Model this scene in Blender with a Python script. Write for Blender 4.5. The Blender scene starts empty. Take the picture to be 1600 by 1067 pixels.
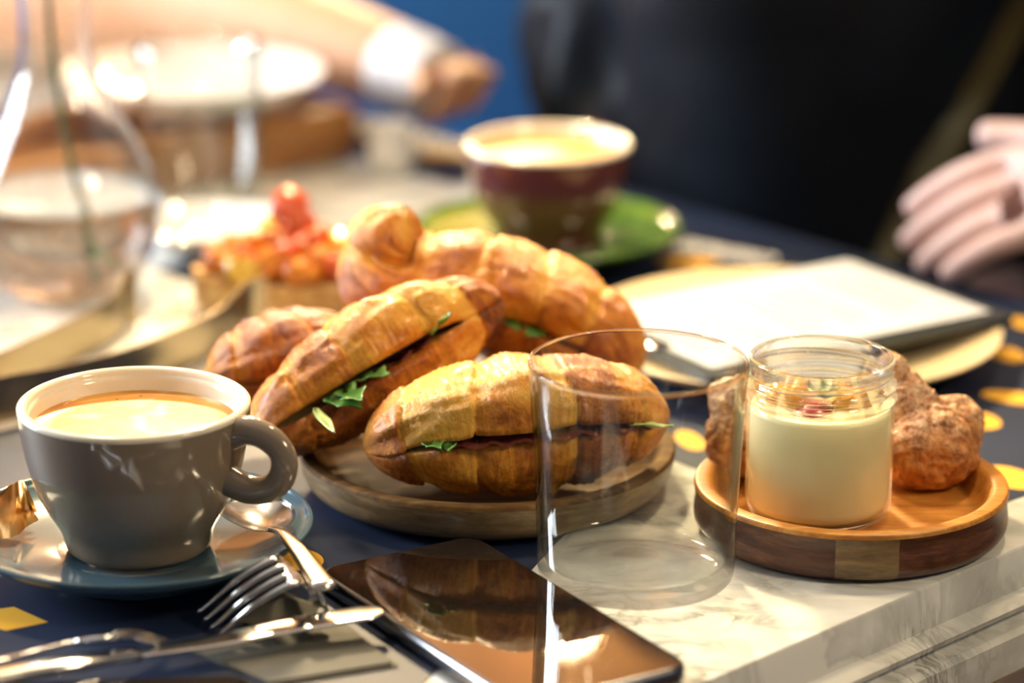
import bpy, bmesh, math, random
from mathutils import Vector, Matrix, noise, Quaternion
random.seed(7)
S = bpy.context.scene
COL = S.collection
PI = math.pi
# ------------------------------------------------------------------ camera
CAMZ, PITCH, F = 0.434, math.radians(17.3), 4800.0
cam = bpy.data.cameras.new('camera')
co = bpy.data.objects.new('camera', cam); COL.objects.link(co)
co.location = (0, 0, CAMZ); co.rotation_euler = (PI/2-PITCH, 0, 0)
cam.sensor_width = 36; cam.lens = F/1600*36; cam.clip_start = .02; cam.clip_end = 60
cam.dof.use_dof = True; cam.dof.focus_distance = 1.175; cam.dof.aperture_fstop = 3.9; cam.dof.aperture_blades = 0
S.camera = co
# ------------------------------------------------------------------ world, lights, exposure
S.view_settings.view_transform = 'Standard'; S.view_settings.look = 'None'
S.view_settings.gamma = 1; S.view_settings.use_curve_mapping = False
S.view_settings.exposure = 0.12
w = bpy.data.worlds.new('world'); S.world = w; w.use_nodes = True
bg = w.node_tree.nodes['Background']; bg.inputs[0].default_value = (.75, .82, 1, 1); bg.inputs[1].default_value = .10

def lamp(name, kind, loc, target, power, color, size=.1, sizey=None, angle=60, blend=.6):
    l = bpy.data.lights.new(name, kind); o = bpy.data.objects.new(name, l); COL.objects.link(o)
    o.location = loc; o.rotation_euler = (Vector(target)-Vector(loc)).to_track_quat('-Z', 'Y').to_euler()
    l.energy = power; l.color = color
    if kind == 'AREA':
        l.size = size
        if sizey: l.shape = 'RECTANGLE'; l.size_y = sizey
    elif kind == 'SPOT':
        l.shadow_soft_size = size; l.spot_size = math.radians(angle); l.spot_blend = blend
    else: l.shadow_soft_size = size
    return o
lamp('window_light', 'AREA', (-2.3, 2.0, .75), (-.1, 1.25, 0), 125, (.84, .92, 1), 1.1, 1.0)
lamp('pendant_light', 'SPOT', (-.13, 2.00, .72), (-.02, 1.17, .03), 100, (1, .76, .42), .05, angle=42, blend=.55)
lamp('pendant_light', 'AREA', (-.36, 1.62, .95), (-.1, 1.3, 0), 6, (1, .80, .52), .13)
lamp('ceiling_and_fill_light', 'AREA', (.42, 1.66, 1.32), (.08, 1.2, 0), 9.5, (1, .76, .43), .12)
lamp('ceiling_and_fill_light', 'AREA', (.95, .55, .95), (0.05, 1.15, 0), 8, (1, .80, .52), .22)  # warm front fill, added low with no fixture there
for bx, by, bz in ((-.10, 2.60, .42), (.01, 2.72, .56), (-.20, 2.74, .52)):
    lamp('highlight_lamp', 'AREA', (bx, by, bz), (.05, 1.5, 0), 3.5, (1, .78, .46), .03)  # unseen lamps added to put highlight dots on the green saucer
for bx, bz in ((-.62, .62), (-.34, .80), (-.12, .60), (.06, .86), (.26, .66), (.50, .82)):
    lamp('wall_bulb', 'POINT', (bx, 3.08, bz), (0, 0, 0), 3.0, (1, .74, .42), .018)
lamp('wall_wash_fill', 'SPOT', (-.3, 2.2, 1.5), (-.1, 3.2, .75), 95, (1, .66, .33), .06, angle=110)  # unseen spot added to warm the wall mirrored in the phone

# ------------------------------------------------------------------ pixel -> world (table plane z = 0)
_cp, _sp = math.cos(PITCH), math.sin(PITCH)
def ray(px, py):
    u, v = (px-800)/F, -(py-533.5)/F
    return Vector((u, _cp+v*_sp, -_sp+v*_cp))
def W(px, py, z=0.0):
    d = ray(px, py); t = (z-CAMZ)/d.z
    return Vector((d.x*t, d.y*t, z))
def D(px, py, y):
    d = ray(px, py); t = y/d.y
    return Vector((d.x*t, y, CAMZ+d.z*t))

# ------------------------------------------------------------------ materials
MAT = {}
def mat(name, color=(.8,.8,.8), rough=.5, metal=0, **kw):
    m = bpy.data.materials.new(name); m.use_nodes = True
    b = m.node_tree.nodes['Principled BSDF']
    b.inputs['Base Color'].default_value = (*color, 1); b.inputs['Roughness'].default_value = rough
    b.inputs['Metallic'].default_value = metal
    for k, v in kw.items():
        b.inputs[k.replace('_', ' ')].default_value = v
    MAT[name] = m
    return m
class NT:
    def __init__(s, m): s.t = m.node_tree; s.b = s.t.nodes['Principled BSDF']; s._c = {}
    def n(s, kind, **kw):
        nd = s.t.nodes.new(kind)
        for k, v in kw.items(): setattr(nd, k, v)
        return nd
    def l(s, a, b): s.t.links.new(a, b)
    def coord(s, scale=(1,1,1), rot=(0,0,0), src='Object'):
        c = s.n('ShaderNodeTexCoord'); mp = s.n('ShaderNodeMapping')
        mp.inputs['Scale'].default_value = scale; mp.inputs['Rotation'].default_value = rot
        s.l(c.outputs[src], mp.inputs[0]); return mp.outputs[0]
    def noise(s, vec, scale, detail=4, rough=.55, dist=0):
        nd = s.n('ShaderNodeTexNoise'); nd.inputs['Scale'].default_value = scale; nd.inputs['Detail'].default_value = detail
        nd.inputs['Roughness'].default_value = rough; nd.inputs['Distortion'].default_value = dist
        s.l(vec, nd.inputs['Vector']); return nd.outputs['Fac']
    def ramp(s, fac, stops, interp='LINEAR'):
        r = s.n('ShaderNodeValToRGB'); cr = r.color_ramp; cr.interpolation = interp
        while len(cr.elements) < len(stops): cr.elements.new(.5)
        for e, (p, c) in zip(cr.elements, stops):
            e.position = p; e.color = (*c, 1) if len(c) == 3 else c
        s.l(fac, r.inputs[0]); return r.outputs[0]
    def mix(s, fac, a, b, mode='MIX'):
        m = s.n('ShaderNodeMix', data_type='RGBA', blend_type=mode)
        for sock, v in ((m.inputs[0], fac), (m.inputs[6], a), (m.inputs[7], b)):
            if hasattr(v, 'type') and hasattr(v, 'links'): s.l(v, sock)
            elif isinstance(v, (int, float)): sock.default_value = v
            else: sock.default_value = (*v, 1)
        return m.outputs[2]
    def math(s, op, a, b=0.0, clamp=False):
        m = s.n('ShaderNodeMath', operation=op, use_clamp=clamp)
        for sock, v in ((m.inputs[0], a), (m.inputs[1], b)):
            if isinstance(v, (int, float)): sock.default_value = v
            else: s.l(v, sock)
        return m.outputs[0]
    def attr(s, name):
        a = s.n('ShaderNodeAttribute', attribute_name=name); return a.outputs['Fac']
    def bump(s, h, strength=.3, dist=.001):
        b = s.n('ShaderNodeBump'); b.inputs['Strength'].default_value = strength; b.inputs['Distance'].default_value = dist
        s.l(h, b.inputs['Height']); s.l(b.outputs[0], s.b.inputs['Normal'])
    def color(s, c): s.l(c, s.b.inputs['Base Color'])
    def rough(s, r): s.l(r, s.b.inputs['Roughness'])

# pastry crust: browning is stored per vertex (attribute 'brown'), crumb on the cut faces (attribute 'crumb')
def crust_mat(name, pale, gold, brown, dark):
    m = mat(name, gold, .33, 0, Specular_IOR_Level=.4, Coat_Weight=.18, Coat_Roughness=.25, Subsurface_Weight=0)
    t = NT(m)
    v = t.coord((1, 1, 1), src='UV')
    vs = t.n('ShaderNodeMapping'); vs.inputs['Scale'].default_value = (6, 2.2, 1); t.l(v, vs.inputs[0])
    vf = t.n('ShaderNodeMapping'); vf.inputs['Scale'].default_value = (40, 4, 1); t.l(v, vf.inputs[0])
    streak = t.noise(vs.outputs[0], 3.2, 6, .66, 2.2)
    fine = t.noise(vf.outputs[0], 3.0, 5, .65, 1.8)
    ob = t.coord()
    blot = t.math('ADD', t.math('MULTIPLY', t.noise(ob, 95, 5, .6), .55), t.math('MULTIPLY', t.noise(ob, 42, 4, .6, 1.0), .45))
    speck = t.noise(ob, 620, 3, .6)
    f = t.math('ADD', t.attr('brown'), t.math('MULTIPLY', t.math('SUBTRACT', streak, .5), .55))
    f = t.math('ADD', f, t.math('MULTIPLY', t.math('SUBTRACT', blot, .5), 1.9))
    f = t.math('ADD', f, t.math('MULTIPLY', t.math('SUBTRACT', speck, .5), .42))
    f = t.math('ADD', f, t.math('MULTIPLY', t.math('SUBTRACT', fine, .5), .22), True)
    c = t.ramp(f, [(.0, pale), (.38, gold), (.68, brown), (1, dark)])
    crumb = t.ramp(blot, [(.3, (.78, .55, .22)), (.7, (.92, .74, .38))])
    t.color(t.mix(t.attr('crumb'), c, crumb))
    t.rough(t.math('ADD', .27, t.math('MULTIPLY', t.attr('crumb'), .6), True))
    h = t.math('ADD', t.math('MULTIPLY', streak, 1.0), t.math('MULTIPLY', fine, .6))
    h = t.math('ADD', h, t.math('MULTIPLY', speck, .25)); h = t.math('ADD', h, t.math('MULTIPLY', blot, .6))
    t.bump(h, .8, .0018)
    return m
CRUST = crust_mat('croissant_crust', (.90, .46, .065), (.72, .255, .017), (.40, .11, .008), (.13, .032, .005))

def wood_mat(name, c1, c2, c3, scale=(8, 60, 60), rough=.42, rot=(0,0,0)):
    m = mat(name, c2, rough, 0, Coat_Weight=.15, Coat_Roughness=.3); t = NT(m)
    v = t.coord(scale, rot)
    a = t.noise(v, 1.6, 6, .6, 1.2); b = t.noise(t.coord(tuple(k*4 for k in scale), rot), 2.5, 3, .6)
    f = t.math('ADD', t.math('MULTIPLY', a, .75), t.math('MULTIPLY', b, .25))
    t.color(t.ramp(f, [(.32, c1), (.5, c2), (.68, c3)])); t.bump(f, .25, .0006)
    return m
wood_mat('acacia_gold', (.30, .11, .02), (.52, .20, .028), (.70, .34, .07), (18, 130, 60), rot=(0, 0, .6))
wood_mat('acacia_dark', (.035, .012, .006), (.10, .034, .014), (.20, .075, .03), (25, 25, 110))
wood_mat('mango_shaded', (.07, .03, .009), (.15, .075, .02), (.27, .15, .05), (14, 90, 60), .7, rot=(0, 0, .4)); MAT['mango_shaded'].node_tree.nodes['Principled BSDF'].inputs['Coat Weight'].default_value = 0; MAT['mango_shaded'].node_tree.nodes['Principled BSDF'].inputs['Specular IOR Level'].default_value = .2  # wood darkened to stand in for the shade inside the board
wood_mat('mango_side', (.10, .06, .025), (.22, .14, .06), (.36, .24, .11), (20, 20, 90))
wood_mat('tray_wood', (.24, .10, .03), (.42, .19, .06), (.58, .30, .10), (8, 50, 40))
wood_mat('wall_wood', (.32, .14, .05), (.48, .22, .08), (.60, .30, .12), (6, 6, 1))
wood_mat('floor_wood', (.08, .05, .03), (.14, .085, .05), (.2, .13, .08), (3, 14, 3))

m = mat('marble', (.8, .8, .78), .12, 0, Coat_Weight=.2); t = NT(m)
v = t.coord((1, 1, 1), (0, 0, .75)); vs1 = t.coord((1, 2.2, 1), (0, 0, .35))
wv = t.noise(vs1, 10, 5, .55, 1.0); w2 = t.noise(vs1, 26, 6, .6, 1.4); blot = t.noise(v, 14, 4, .55, .5); gate = t.noise(v, 11, 3, .5)
vein = t.ramp(wv, [(.40, (0,0,0)), (.5, (.8,.8,.8)), (.53, (0,0,0))]); vein2 = t.ramp(w2, [(.42, (0,0,0)), (.5, (1,1,1)), (.52, (0,0,0))])
base = t.ramp(blot, [(.34, (.50, .51, .47)), (.58, (.84, .83, .78))])
c = t.mix(t.math('MULTIPLY', vein, .5), base, (.34, .34, .31)); c = t.mix(t.math('MULTIPLY', vein2, t.ramp(gate, [(.48, (0,0,0)), (.66, (.85,.85,.85))])), c, (.10, .10, .085))
t.color(c)

def glaze(name, col, rough=.12, var=.12):
    m = mat(name, col, rough, 0, Coat_Weight=.15 if 'slate' in name else .5, Coat_Roughness=.05, Specular_IOR_Level=.35 if 'slate' in name else .5); t = NT(m)
    n = t.noise(t.coord(), 60, 4); sp = t.noise(t.coord(), 900, 2)
    d = tuple(k*(1-var) for k in col); t.color(t.mix(t.math('MULTIPLY', sp, .5), t.mix(n, col, d), tuple(k*(1-2*var) for k in col)))
    return m
glaze('taupe_glaze', (.25, .19, .135)); glaze('cream_glaze', (.86, .78, .62)); glaze('slate_glaze', (.065, .12, .16))
glaze('maroon_glaze', (.13, .035, .032)); glaze('green_glaze', (.11, .235, .018)); glaze('white_glaze', (.88, .88, .86)); glaze('plate_cream', (.78, .62, .36), .25)

def coffee_mat(name, milky):
    m = mat(name, (.7, .4, .1), .35, 0, Coat_Weight=.2); t = NT(m)
    v = t.coord(); n = t.noise(v, 60, 5, .6, 1.5); g = t.noise(v, 22, 3, .5, 1.0)
    c = t.ramp(g, [(.35, (.55, .19, .015)), (.5, (.72, .33, .05)), (.62, milky)])
    c = t.mix(t.math('MULTIPLY', n, .4), c, (.55, .24, .03))
    vo = t.n('ShaderNodeTexVoronoi'); vo.inputs['Scale'].default_value = 330; t.l(v, vo.inputs['Vector'])
    gate = t.ramp(t.noise(v, 110, 2), [(.56, (0,0,0)), (.62, (1,1,1))])
    sp = t.math('MULTIPLY', t.math('LESS_THAN', vo.outputs['Distance'], .20), gate)
    t.color(t.mix(sp, c, (.12, .05, .01))); t.bump(n, .3, .0006)
    return m
coffee_mat('crema', (.92, .80, .55)); coffee_mat('crema_dark', (.74, .40, .11))
mat('crema_stain', (.50, .21, .025), .5)
NT(MAT['crema_stain'])
t = NT(MAT['crema_stain']); nn = t.noise(t.coord((1,1,.4)), 190, 5, .65); t.color(t.ramp(nn, [(.35, (.26, .09, .01)), (.5, (.62, .29, .04)), (.65, (.82, .52, .14))]))

def brushed(name, col, rough):
    m = mat(name, col, rough, 1); t = NT(m)
    n = t.noise(t.coord((30, 300, 300)), 6, 4); t.rough(t.math('ADD', rough-.04, t.math('MULTIPLY', n, .1))); t.bump(n, .06, .0002)
brushed('steel', (.72, .70, .67), .13); brushed('warm_steel', (.36, .30, .20), .24); brushed('gold_foil', (.75, .52, .24), .2); brushed('gunmetal', (.25, .25, .27), .2)

def glass_mat(name, clear=.25, tint=(1, 1, 1), rough=0):
    m = bpy.data.materials.new(name); m.use_nodes = True; nt = m.node_tree; nt.nodes.clear()
    o = nt.nodes.new('ShaderNodeOutputMaterial'); g = nt.nodes.new('ShaderNodeBsdfGlass'); tr = nt.nodes.new('ShaderNodeBsdfTransparent'); mx = nt.nodes.new('ShaderNodeMixShader')
    g.inputs['IOR'].default_value = 1.47; g.inputs['Roughness'].default_value = rough; g.inputs['Color'].default_value = (*tint, 1)
    mx.inputs[0].default_value = clear
    nt.links.new(g.outputs[0], mx.inputs[1]); nt.links.new(tr.outputs[0], mx.inputs[2]); nt.links.new(mx.outputs[0], o.inputs[0])
    MAT[name] = m; return m
def thin_glass(name, tint=(.97, .985, .98)):
    m = bpy.data.materials.new(name); m.use_nodes = True; nt = m.node_tree; nt.nodes.clear(); N_ = nt.nodes.new; l = nt.links.new
    o = N_('ShaderNodeOutputMaterial'); mx = N_('ShaderNodeMixShader'); tr = N_('ShaderNodeBsdfTransparent'); gl = N_('ShaderNodeBsdfGlossy'); lw = N_('ShaderNodeLayerWeight'); cm = N_('ShaderNodeMix'); cm.data_type = 'RGBA'
    def M_(op, a, b):
        q = N_('ShaderNodeMath'); q.operation = op
        for sk, v in ((q.inputs[0], a), (q.inputs[1], b)):
            if isinstance(v, float): sk.default_value = v
            else: l(v, sk)
        return q.outputs[0]
    lw.inputs['Blend'].default_value = .5; gl.inputs['Roughness'].default_value = .0
    fac = M_('ADD', M_('MULTIPLY', M_('POWER', lw.outputs['Facing'], 3.6), .9), .035)
    edge = M_('POWER', lw.outputs['Facing'], 5.0)
    cm.inputs[6].default_value = (*tint, 1); cm.inputs[7].default_value = (.30, .36, .34, 1); l(edge, cm.inputs[0]); l(cm.outputs[2], tr.inputs[0])
    l(fac, mx.inputs[0]); l(tr.outputs[0], mx.inputs[1]); l(gl.outputs[0], mx.inputs[2]); l(mx.outputs[0], o.inputs[0])
    MAT[name] = m; return m
thin_glass('thin_glass')
glass_mat('clear_glass', .55); glass_mat('vase_glass', .0); glass_mat('jar_glass', .5, (.98, 1, .99)); glass_mat('water', .3, (.95, .98, 1)); MAT['water'].node_tree.nodes['Glass BSDF'].inputs['IOR'].default_value = 1.33

def cloth_mat(name, col, col2, scale=300, rough=.85, bump=.3):
    m = mat(name, col, rough, 0, Specular_IOR_Level={'black_jacket': .14, 'navy_paper': .28}.get(name, .5)); t = NT(m)
    n = t.noise(t.coord((1, 1, 1)), scale, 3); g = t.noise(t.coord(), 14, 4)
    t.color(t.mix(t.math('MULTIPLY', g, .8), col, col2)); t.bump(n, bump, .0008)
cloth_mat('navy_paper', (.007, .014, .040), (.013, .024, .062), 200, .55, .1)
cloth_mat('yellow_print', (.80, .42, .02), (.72, .36, .02), 200, .6, .05)
cloth_mat('white_print', (.9, .9, .9), (.86, .86, .86), 200, .6, .05)
cloth_mat('grey_paper', (.085, .082, .068), (.12, .115, .095), 500, .8, .3)
cloth_mat('black_jacket', (.0022, .0028, .005), (.005, .011, .022), 250, .5, .25)
cloth_mat('lit_edge_olive', (.055, .040, .007), (.045, .034, .006), 400)  # warm light on the black jacket's edge, put into the colour
cloth_mat('tan_wool', (.42, .22, .06), (.46, .25, .08), 500, .9)
cloth_mat('white_cotton', (.72, .72, .75), (.66, .66, .70), 500, .9)
cloth_mat('blue_velvet', (.008, .085, .26), (.012, .11, .32), 300, .8)
cloth_mat('denim', (.02, .06, .16), (.03, .08, .2), 300)
cloth_mat('white_paper', (.44, .45, .48), (.42, .43, .46), 300, .7, .05)
cloth_mat('text_grey', (.12, .12, .14), (.15, .15, .17), 300, .8, .02)
cloth_mat('black_board', (.010, .016, .018), (.014, .02, .022), 300, .35, .1)
cloth_mat('plaster', (.60, .55, .48), (.55, .50, .44), 60, .9, .2)
def skin_mat(name, col, col2):
    m = mat(name, col, .5, 0, Subsurface_Weight=.15, Subsurface_Radius=(.01, .004, .002)); t = NT(m)
    n = t.noise(t.coord(), 60, 4); t.color(t.mix(n, col, col2)); t.bump(t.noise(t.coord(), 500, 2), .1, .0004)
skin_mat('skin', (.60, .40, .36), (.68, .50, .48)); skin_mat('skin_warm', (.62, .32, .18), (.70, .42, .26))
cloth_mat('hair', (.03, .018, .01), (.05, .03, .016), 200)
m = mat('custard', (.84, .74, .38), .38, 0, Subsurface_Weight=.25, Subsurface_Radius=(.008, .006, .003)); t = NT(m)
n = t.noise(t.coord(), 180, 4); t.color(t.mix(n, (.90, .82, .48), (.86, .77, .42)))
m = mat('bun_crust', (.40, .16, .05), .5, 0, Coat_Weight=.1); t = NT(m)
ob = t.coord(); n = t.noise(ob, 120, 5, .65); n2 = t.noise(ob, 480, 4, .7)
c = t.ramp(n, [(.3, (.20, .06, .014)), (.5, (.54, .20, .04)), (.7, (.76, .38, .10))])
pw = t.math('MULTIPLY', t.attr('sugar'), t.ramp(t.math('ADD', t.math('MULTIPLY', n, .45), t.math('MULTIPLY', n2, .55)), [(.42, (0,0,0)), (.60, (1,1,1))]))
t.color(t.mix(t.math('MULTIPLY', pw, .55), c, (.84, .74, .58))); t.bump(t.math('ADD', n, t.math('MULTIPLY', n2, .6)), .7, .0022)
mat('screen_glass', (.010, .007, .006), .03, 0, IOR=2.0, Coat_Weight=.4, Coat_Roughness=.02)
def juicy(name, a, b, rough=.22, scale=150):
    m = mat(name, a, rough, 0, Coat_Weight=.4, Subsurface_Weight=.1, Subsurface_Radius=(.004, .002, .001)); t = NT(m)
    n = t.noise(t.coord(), scale, 4, .6); t.color(t.ramp(n, [(.35, a), (.65, b)])); t.bump(n, .2, .0008)
juicy('tomato', (.62, .04, .008), (.80, .15, .015)); juicy('orange_tomato', (.80, .20, .015), (.85, .34, .03)); juicy('mozzarella', (.86, .80, .62), (.88, .84, .70)); juicy('yellow_pepper', (.85, .50, .04), (.88, .62, .12))
juicy('leaf', (.035, .13, .012), (.10, .28, .03), .4, 200); juicy('leaf_stem', (.42, .55, .12), (.50, .62, .2), .4); juicy('ham', (.30, .055, .045), (.50, .15, .11), .3, 220); juicy('berry', (.20, .006, .02), (.32, .012, .03)); juicy('mango', (.78, .30, .02), (.85, .45, .06))
m = mat('bread', (.5, .28, .1), .8); t = NT(m); n = t.noise(t.coord(), 130, 5, .65); t.color(t.ramp(n, [(.3, (.28, .12, .03)), (.5, (.60, .34, .11)), (.7, (.80, .58, .26))])); t.bump(n, .5, .002)
juicy('vase_stem', (.03, .08, .01), (.07, .15, .02), .5); mat('teal_plastic', (.01, .16, .20), .25)

# ------------------------------------------------------------------ object helpers
def tag(o, label, cat, group=None, kind=None):
    o['label'] = label; o['category'] = cat
    if group: o['group'] = group
    if kind: o['kind'] = kind
    return o
def thing(name, loc, label, cat, group=None, rotz=0):
    o = bpy.data.objects.new(name, None); COL.objects.link(o); o.empty_display_size = .02
    o.location = loc; o.rotation_euler = (0, 0, rotz); tag(o, label, cat, group); return o
def link(name, bm_or_me, m, parent=None, loc=None, smooth=True, world=False):
    """links ONE mesh object; world=True: vertices are in world space and are moved into the parent's frame"""
    if isinstance(bm_or_me, bmesh.types.BMesh):
        me = bpy.data.meshes.new(name); bmesh.ops.recalc_face_normals(bm_or_me, faces=bm_or_me.faces[:]); bm_or_me.to_mesh(me); bm_or_me.free()
    else: me = bm_or_me
    me.name = name
    o = bpy.data.objects.new(name, me); COL.objects.link(o)
    ms = m if isinstance(m, (list, tuple)) else [m]
    for k in ms: me.materials.append(MAT[k] if isinstance(k, str) else k)
    if smooth is True: me.shade_smooth()
    elif smooth: me.shade_smooth(); me.set_sharp_from_angle(angle=math.radians(smooth))
    if parent:
        o.parent = parent
        if world: me.transform(mw(parent).inverted())
    if loc is not None: o.location = loc
    return o
def mw(o):
    m = o.matrix_basis.copy()
    while o.parent: o = o.parent; m = o.matrix_basis @ m
    return m
def struct(o): o['kind'] = 'structure'; return o
def lathe(prof, n=72, close=True):
    """prof: list of (r, z) from bottom-centre round to where it ends"""
    bm = bmesh.new(); rings = []
    for r, z in prof:
        if r < 1e-6: rings.append([bm.verts.new((0, 0, z))])
        else: rings.append([bm.verts.new((r*math.cos(2*PI*k/n), r*math.sin(2*PI*k/n), z)) for k in range(n)])
    for a, b in zip(rings, rings[1:]):
        for k in range(n):
            k2 = (k+1) % n
            if len(a) == 1 and len(b) == 1: continue
            if len(a) == 1: bm.faces.new((a[0], b[k], b[k2]))
            elif len(b) == 1: bm.faces.new((a[k], b[0], a[k2]))
            else: bm.faces.new((a[k], b[k], b[k2], a[k2]))
    return bm
def smooth_prof(pts, sub=6):
    """Catmull-Rom through (r, z) points"""
    out = []
    P = [Vector((a, b, 0)) for a, b in pts]
    for q in catmull(P, sub): out.append((max(q.x, 0), q.y))
    return out
def catmull(P, sub=8):
    out = []
    for i in range(len(P)-1):
        p0 = P[i-1] if i else P[0]*2-P[1]; p1, p2 = P[i], P[i+1]; p3 = P[i+2] if i+2 < len(P) else p2*2-p1
        for k in range(sub):
            s = k/sub
            out.append(.5*((2*p1)+(p2-p0)*s+(2*p0-5*p1+4*p2-p3)*s*s+(3*p1-p0-3*p2+p3)*s**3))
    out.append(P[-1].copy()); return out
def sweep(path, radii, n=16, up=Vector((0, 0, 1)), flat=1.0, bm=None, cap=True, sq=2.0, side_dir=None):
    """tube along path; radii float/list (half width across), flat = height/width, sq = superellipse exponent"""
    bm = bm or bmesh.new(); rings = []; N = len(path)
    for i, p in enumerate(path):
        T = (path[min(i+1, N-1)]-path[max(i-1, 0)]).normalized()
        side = T.cross(up); side = side.normalized() if side.length > 1e-4 else T.orthogonal().normalized()
        if side_dir is not None: side = (side_dir-T*side_dir.dot(T)).normalized()
        u = side.cross(T).normalized()
        r = radii[i] if isinstance(radii, (list, tuple)) else radii
        f = flat[i] if isinstance(flat, (list, tuple)) else flat
        ring = []
        for k in range(n):
            a = 2*PI*k/n; c, s_ = math.cos(a), math.sin(a)
            c = math.copysign(abs(c)**(2/sq), c); s_ = math.copysign(abs(s_)**(2/sq), s_)
            ring.append(bm.verts.new(p+side*r*c+u*r*f*s_))
        rings.append(ring)
    for a, b in zip(rings, rings[1:]):
        for k in range(n): bm.faces.new((a[k], a[(k+1) % n], b[(k+1) % n], b[k]))
    if cap: bm.faces.new(rings[0][::-1]); bm.faces.new(rings[-1])
    return bm
def poly_slab(pts, z0, z1, bm=None, bevel=0):
    """flat polygon (xy list) from z0 to z1"""
    bm = bm or bmesh.new()
    b = [bm.verts.new((p[0], p[1], z0)) for p in pts]; t_ = [bm.verts.new((p[0], p[1], z1)) for p in pts]
    bm.faces.new(b[::-1]); top = bm.faces.new(t_)
    for k in range(len(pts)): bm.faces.new((b[k], b[(k+1) % len(pts)], t_[(k+1) % len(pts)], t_[k]))
    if bevel: bmesh.ops.bevel(bm, geom=bm.edges[:], offset=bevel, segments=3, profile=.5, affect='EDGES')
    return bm
def box(c, s, rot=None, bevel=0, bm=None):
    bm2 = bmesh.new(); bmesh.ops.create_cube(bm2, size=1)
    M = Matrix.Translation(c) @ (rot or Matrix.Identity(4)) @ Matrix.Diagonal((*s, 1))
    bm2.transform(M)
    if bevel: bmesh.ops.bevel(bm2, geom=bm2.edges[:], offset=bevel, segments=2, profile=.5, affect='EDGES')
    if bm is None: return bm2
    me = bpy.data.meshes.new('t'); bm2.to_mesh(me); bm2.free(); bm.from_mesh(me); bpy.data.meshes.remove(me); return bm
def rounded_rect(c, ux, uy, hx, hy, r, n=7):
    out = []
    for sx, sy, a0 in ((1, 1, 0), (-1, 1, 90), (-1, -1, 180), (1, -1, 270)):
        for k in range(n+1):
            a = math.radians(a0+90*k/n)
            x, y = sx*(hx-r)+r*math.cos(a), sy*(hy-r)+r*math.sin(a)
            out.append(c+ux*x+uy*y)
    return out
def fbm(p, o=4): return noise.fractal(p, 1.0, 2.0, o)

# ------------------------------------------------------------------ the room
Z0 = -.73
struct(link('floor', box((0, 1.4, Z0-.02), (5.4, 4.6, .04)), 'floor_wood', smooth=False))
struct(link('wall_back', box((0, 3.25, .57), (5.4, .1, 2.6)), 'wall_wood', smooth=False))
wl = bmesh.new()
for c, s in (((-2.6, 1.4, -.36), (.1, 4.6, .74)), ((-2.6, 1.4, 1.6), (.1, 4.6, .54)), ((-2.6, .3, .66), (.1, 2.4, 1.34)), ((-2.6, 3.1, .66), (.1, .9, 1.34))): box(c, s, bm=wl)
struct(link('wall_left', wl, 'plaster', smooth=False))
wf = bmesh.new()
for c, s in (((-2.6, 2.07, .01+.02), (.08, 1.14, .04)), ((-2.6, 2.07, 1.31), (.08, 1.14, .04)), ((-2.6, 1.52, .67), (.08, .04, 1.26)), ((-2.6, 2.62, .67), (.08, .04, 1.26)), ((-2.6, 2.07, .67), (.06, .03, 1.26))): box(c, s, bm=wf)
wi = struct(link('window_1', wf, 'white_glaze', smooth=False))
struct(link('ceiling', box((0, 1.4, 1.9), (5.4, 4.6, .06)), 'plaster', smooth=False))

# blue banquette along the back wall
t0 = thing('banquette_bench', (0.1, 2.825, Z0), 'long blue velvet bench seat with a padded back along the wall', 'bench')
link('seat', box((0, .05, .36), (4.4, .6, .16), bevel=.03), 'blue_velvet', t0, smooth=40)
for k in range(6):
    link('back_cushion', box((-1.83+.73*k, .28, .74), (.715, .16, .66), bevel=.04), 'blue_velvet', t0, smooth=40)
link('plinth', box((0, .1, .14), (4.3, .5, .28)), 'tray_wood', t0, smooth=False)

# ------------------------------------------------------------------ marble table
KC = Vector((.385, 1.31)); nd = Vector((-.70711, -.70711)); fd = Vector((-.65, .76)).normalized()
TP = [KC, KC+fd*1.12, KC+fd*1.12+nd*.95, KC+nd*.95]
def offset_poly(P, d):
    out = []; n = len(P); cx = sum(P, Vector((0, 0)))/n
    for i in range(n):
        e1 = (P[i]-P[i-1]).normalized(); e2 = (P[(i+1) % n]-P[i]).normalized()
        n1 = Vector((e1.y, -e1.x)); n2 = Vector((e2.y, -e2.x))
        if n1.dot(P[i]-cx) < 0: n1 = -n1
        if n2.dot(P[i]-cx) < 0: n2 = -n2
        b = (n1+n2).normalized(); out.append(P[i]+b*(d/max(b.dot(n1), .2)))
    return out
tb = thing('marble_table', (TP[0].x*.5+TP[2].x*.5, TP[0].y*.5+TP[2].y*.5, Z0), 'white and grey veined marble table with a stepped moulded edge', 'table')
bm = bmesh.new(); rings = []
for d, z in ((-.0016, 0), (-.0006, -.0003), (0, -.0014), (.0010, -.0175), (.0045, -.0192), (.0068, -.0212), (.0062, -.0235), (.0030, -.0252), (.0030, -.0272), (.0080, -.0290), (.0095, -.0315), (.0098, -.0460), (.0060, -.0500), (-.10, -.0500)):
    rings.append([bm.verts.new((p.x, p.y, z)) for p in offset_poly(TP, d)])
bm.faces.new(rings[0]); bm.faces.new(rings[-1][::-1])
for a, b in zip(rings, rings[1:]):
    for k in range(4): bm.faces.new((a[k], b[k], b[(k+1) % 4], a[(k+1) % 4]))
link('tabletop', bm, 'marble', tb, smooth=28, world=True)
link('pedestal', lathe([(0, .03), (.20, .03), (.21, .045), (.06, .08), (.04, .2), (.04, .55), (.12, .66), (.14, .6795), (0, .6795)], 40), 'gunmetal', tb, loc=(-.28, -.16, 0), smooth=40)
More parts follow.
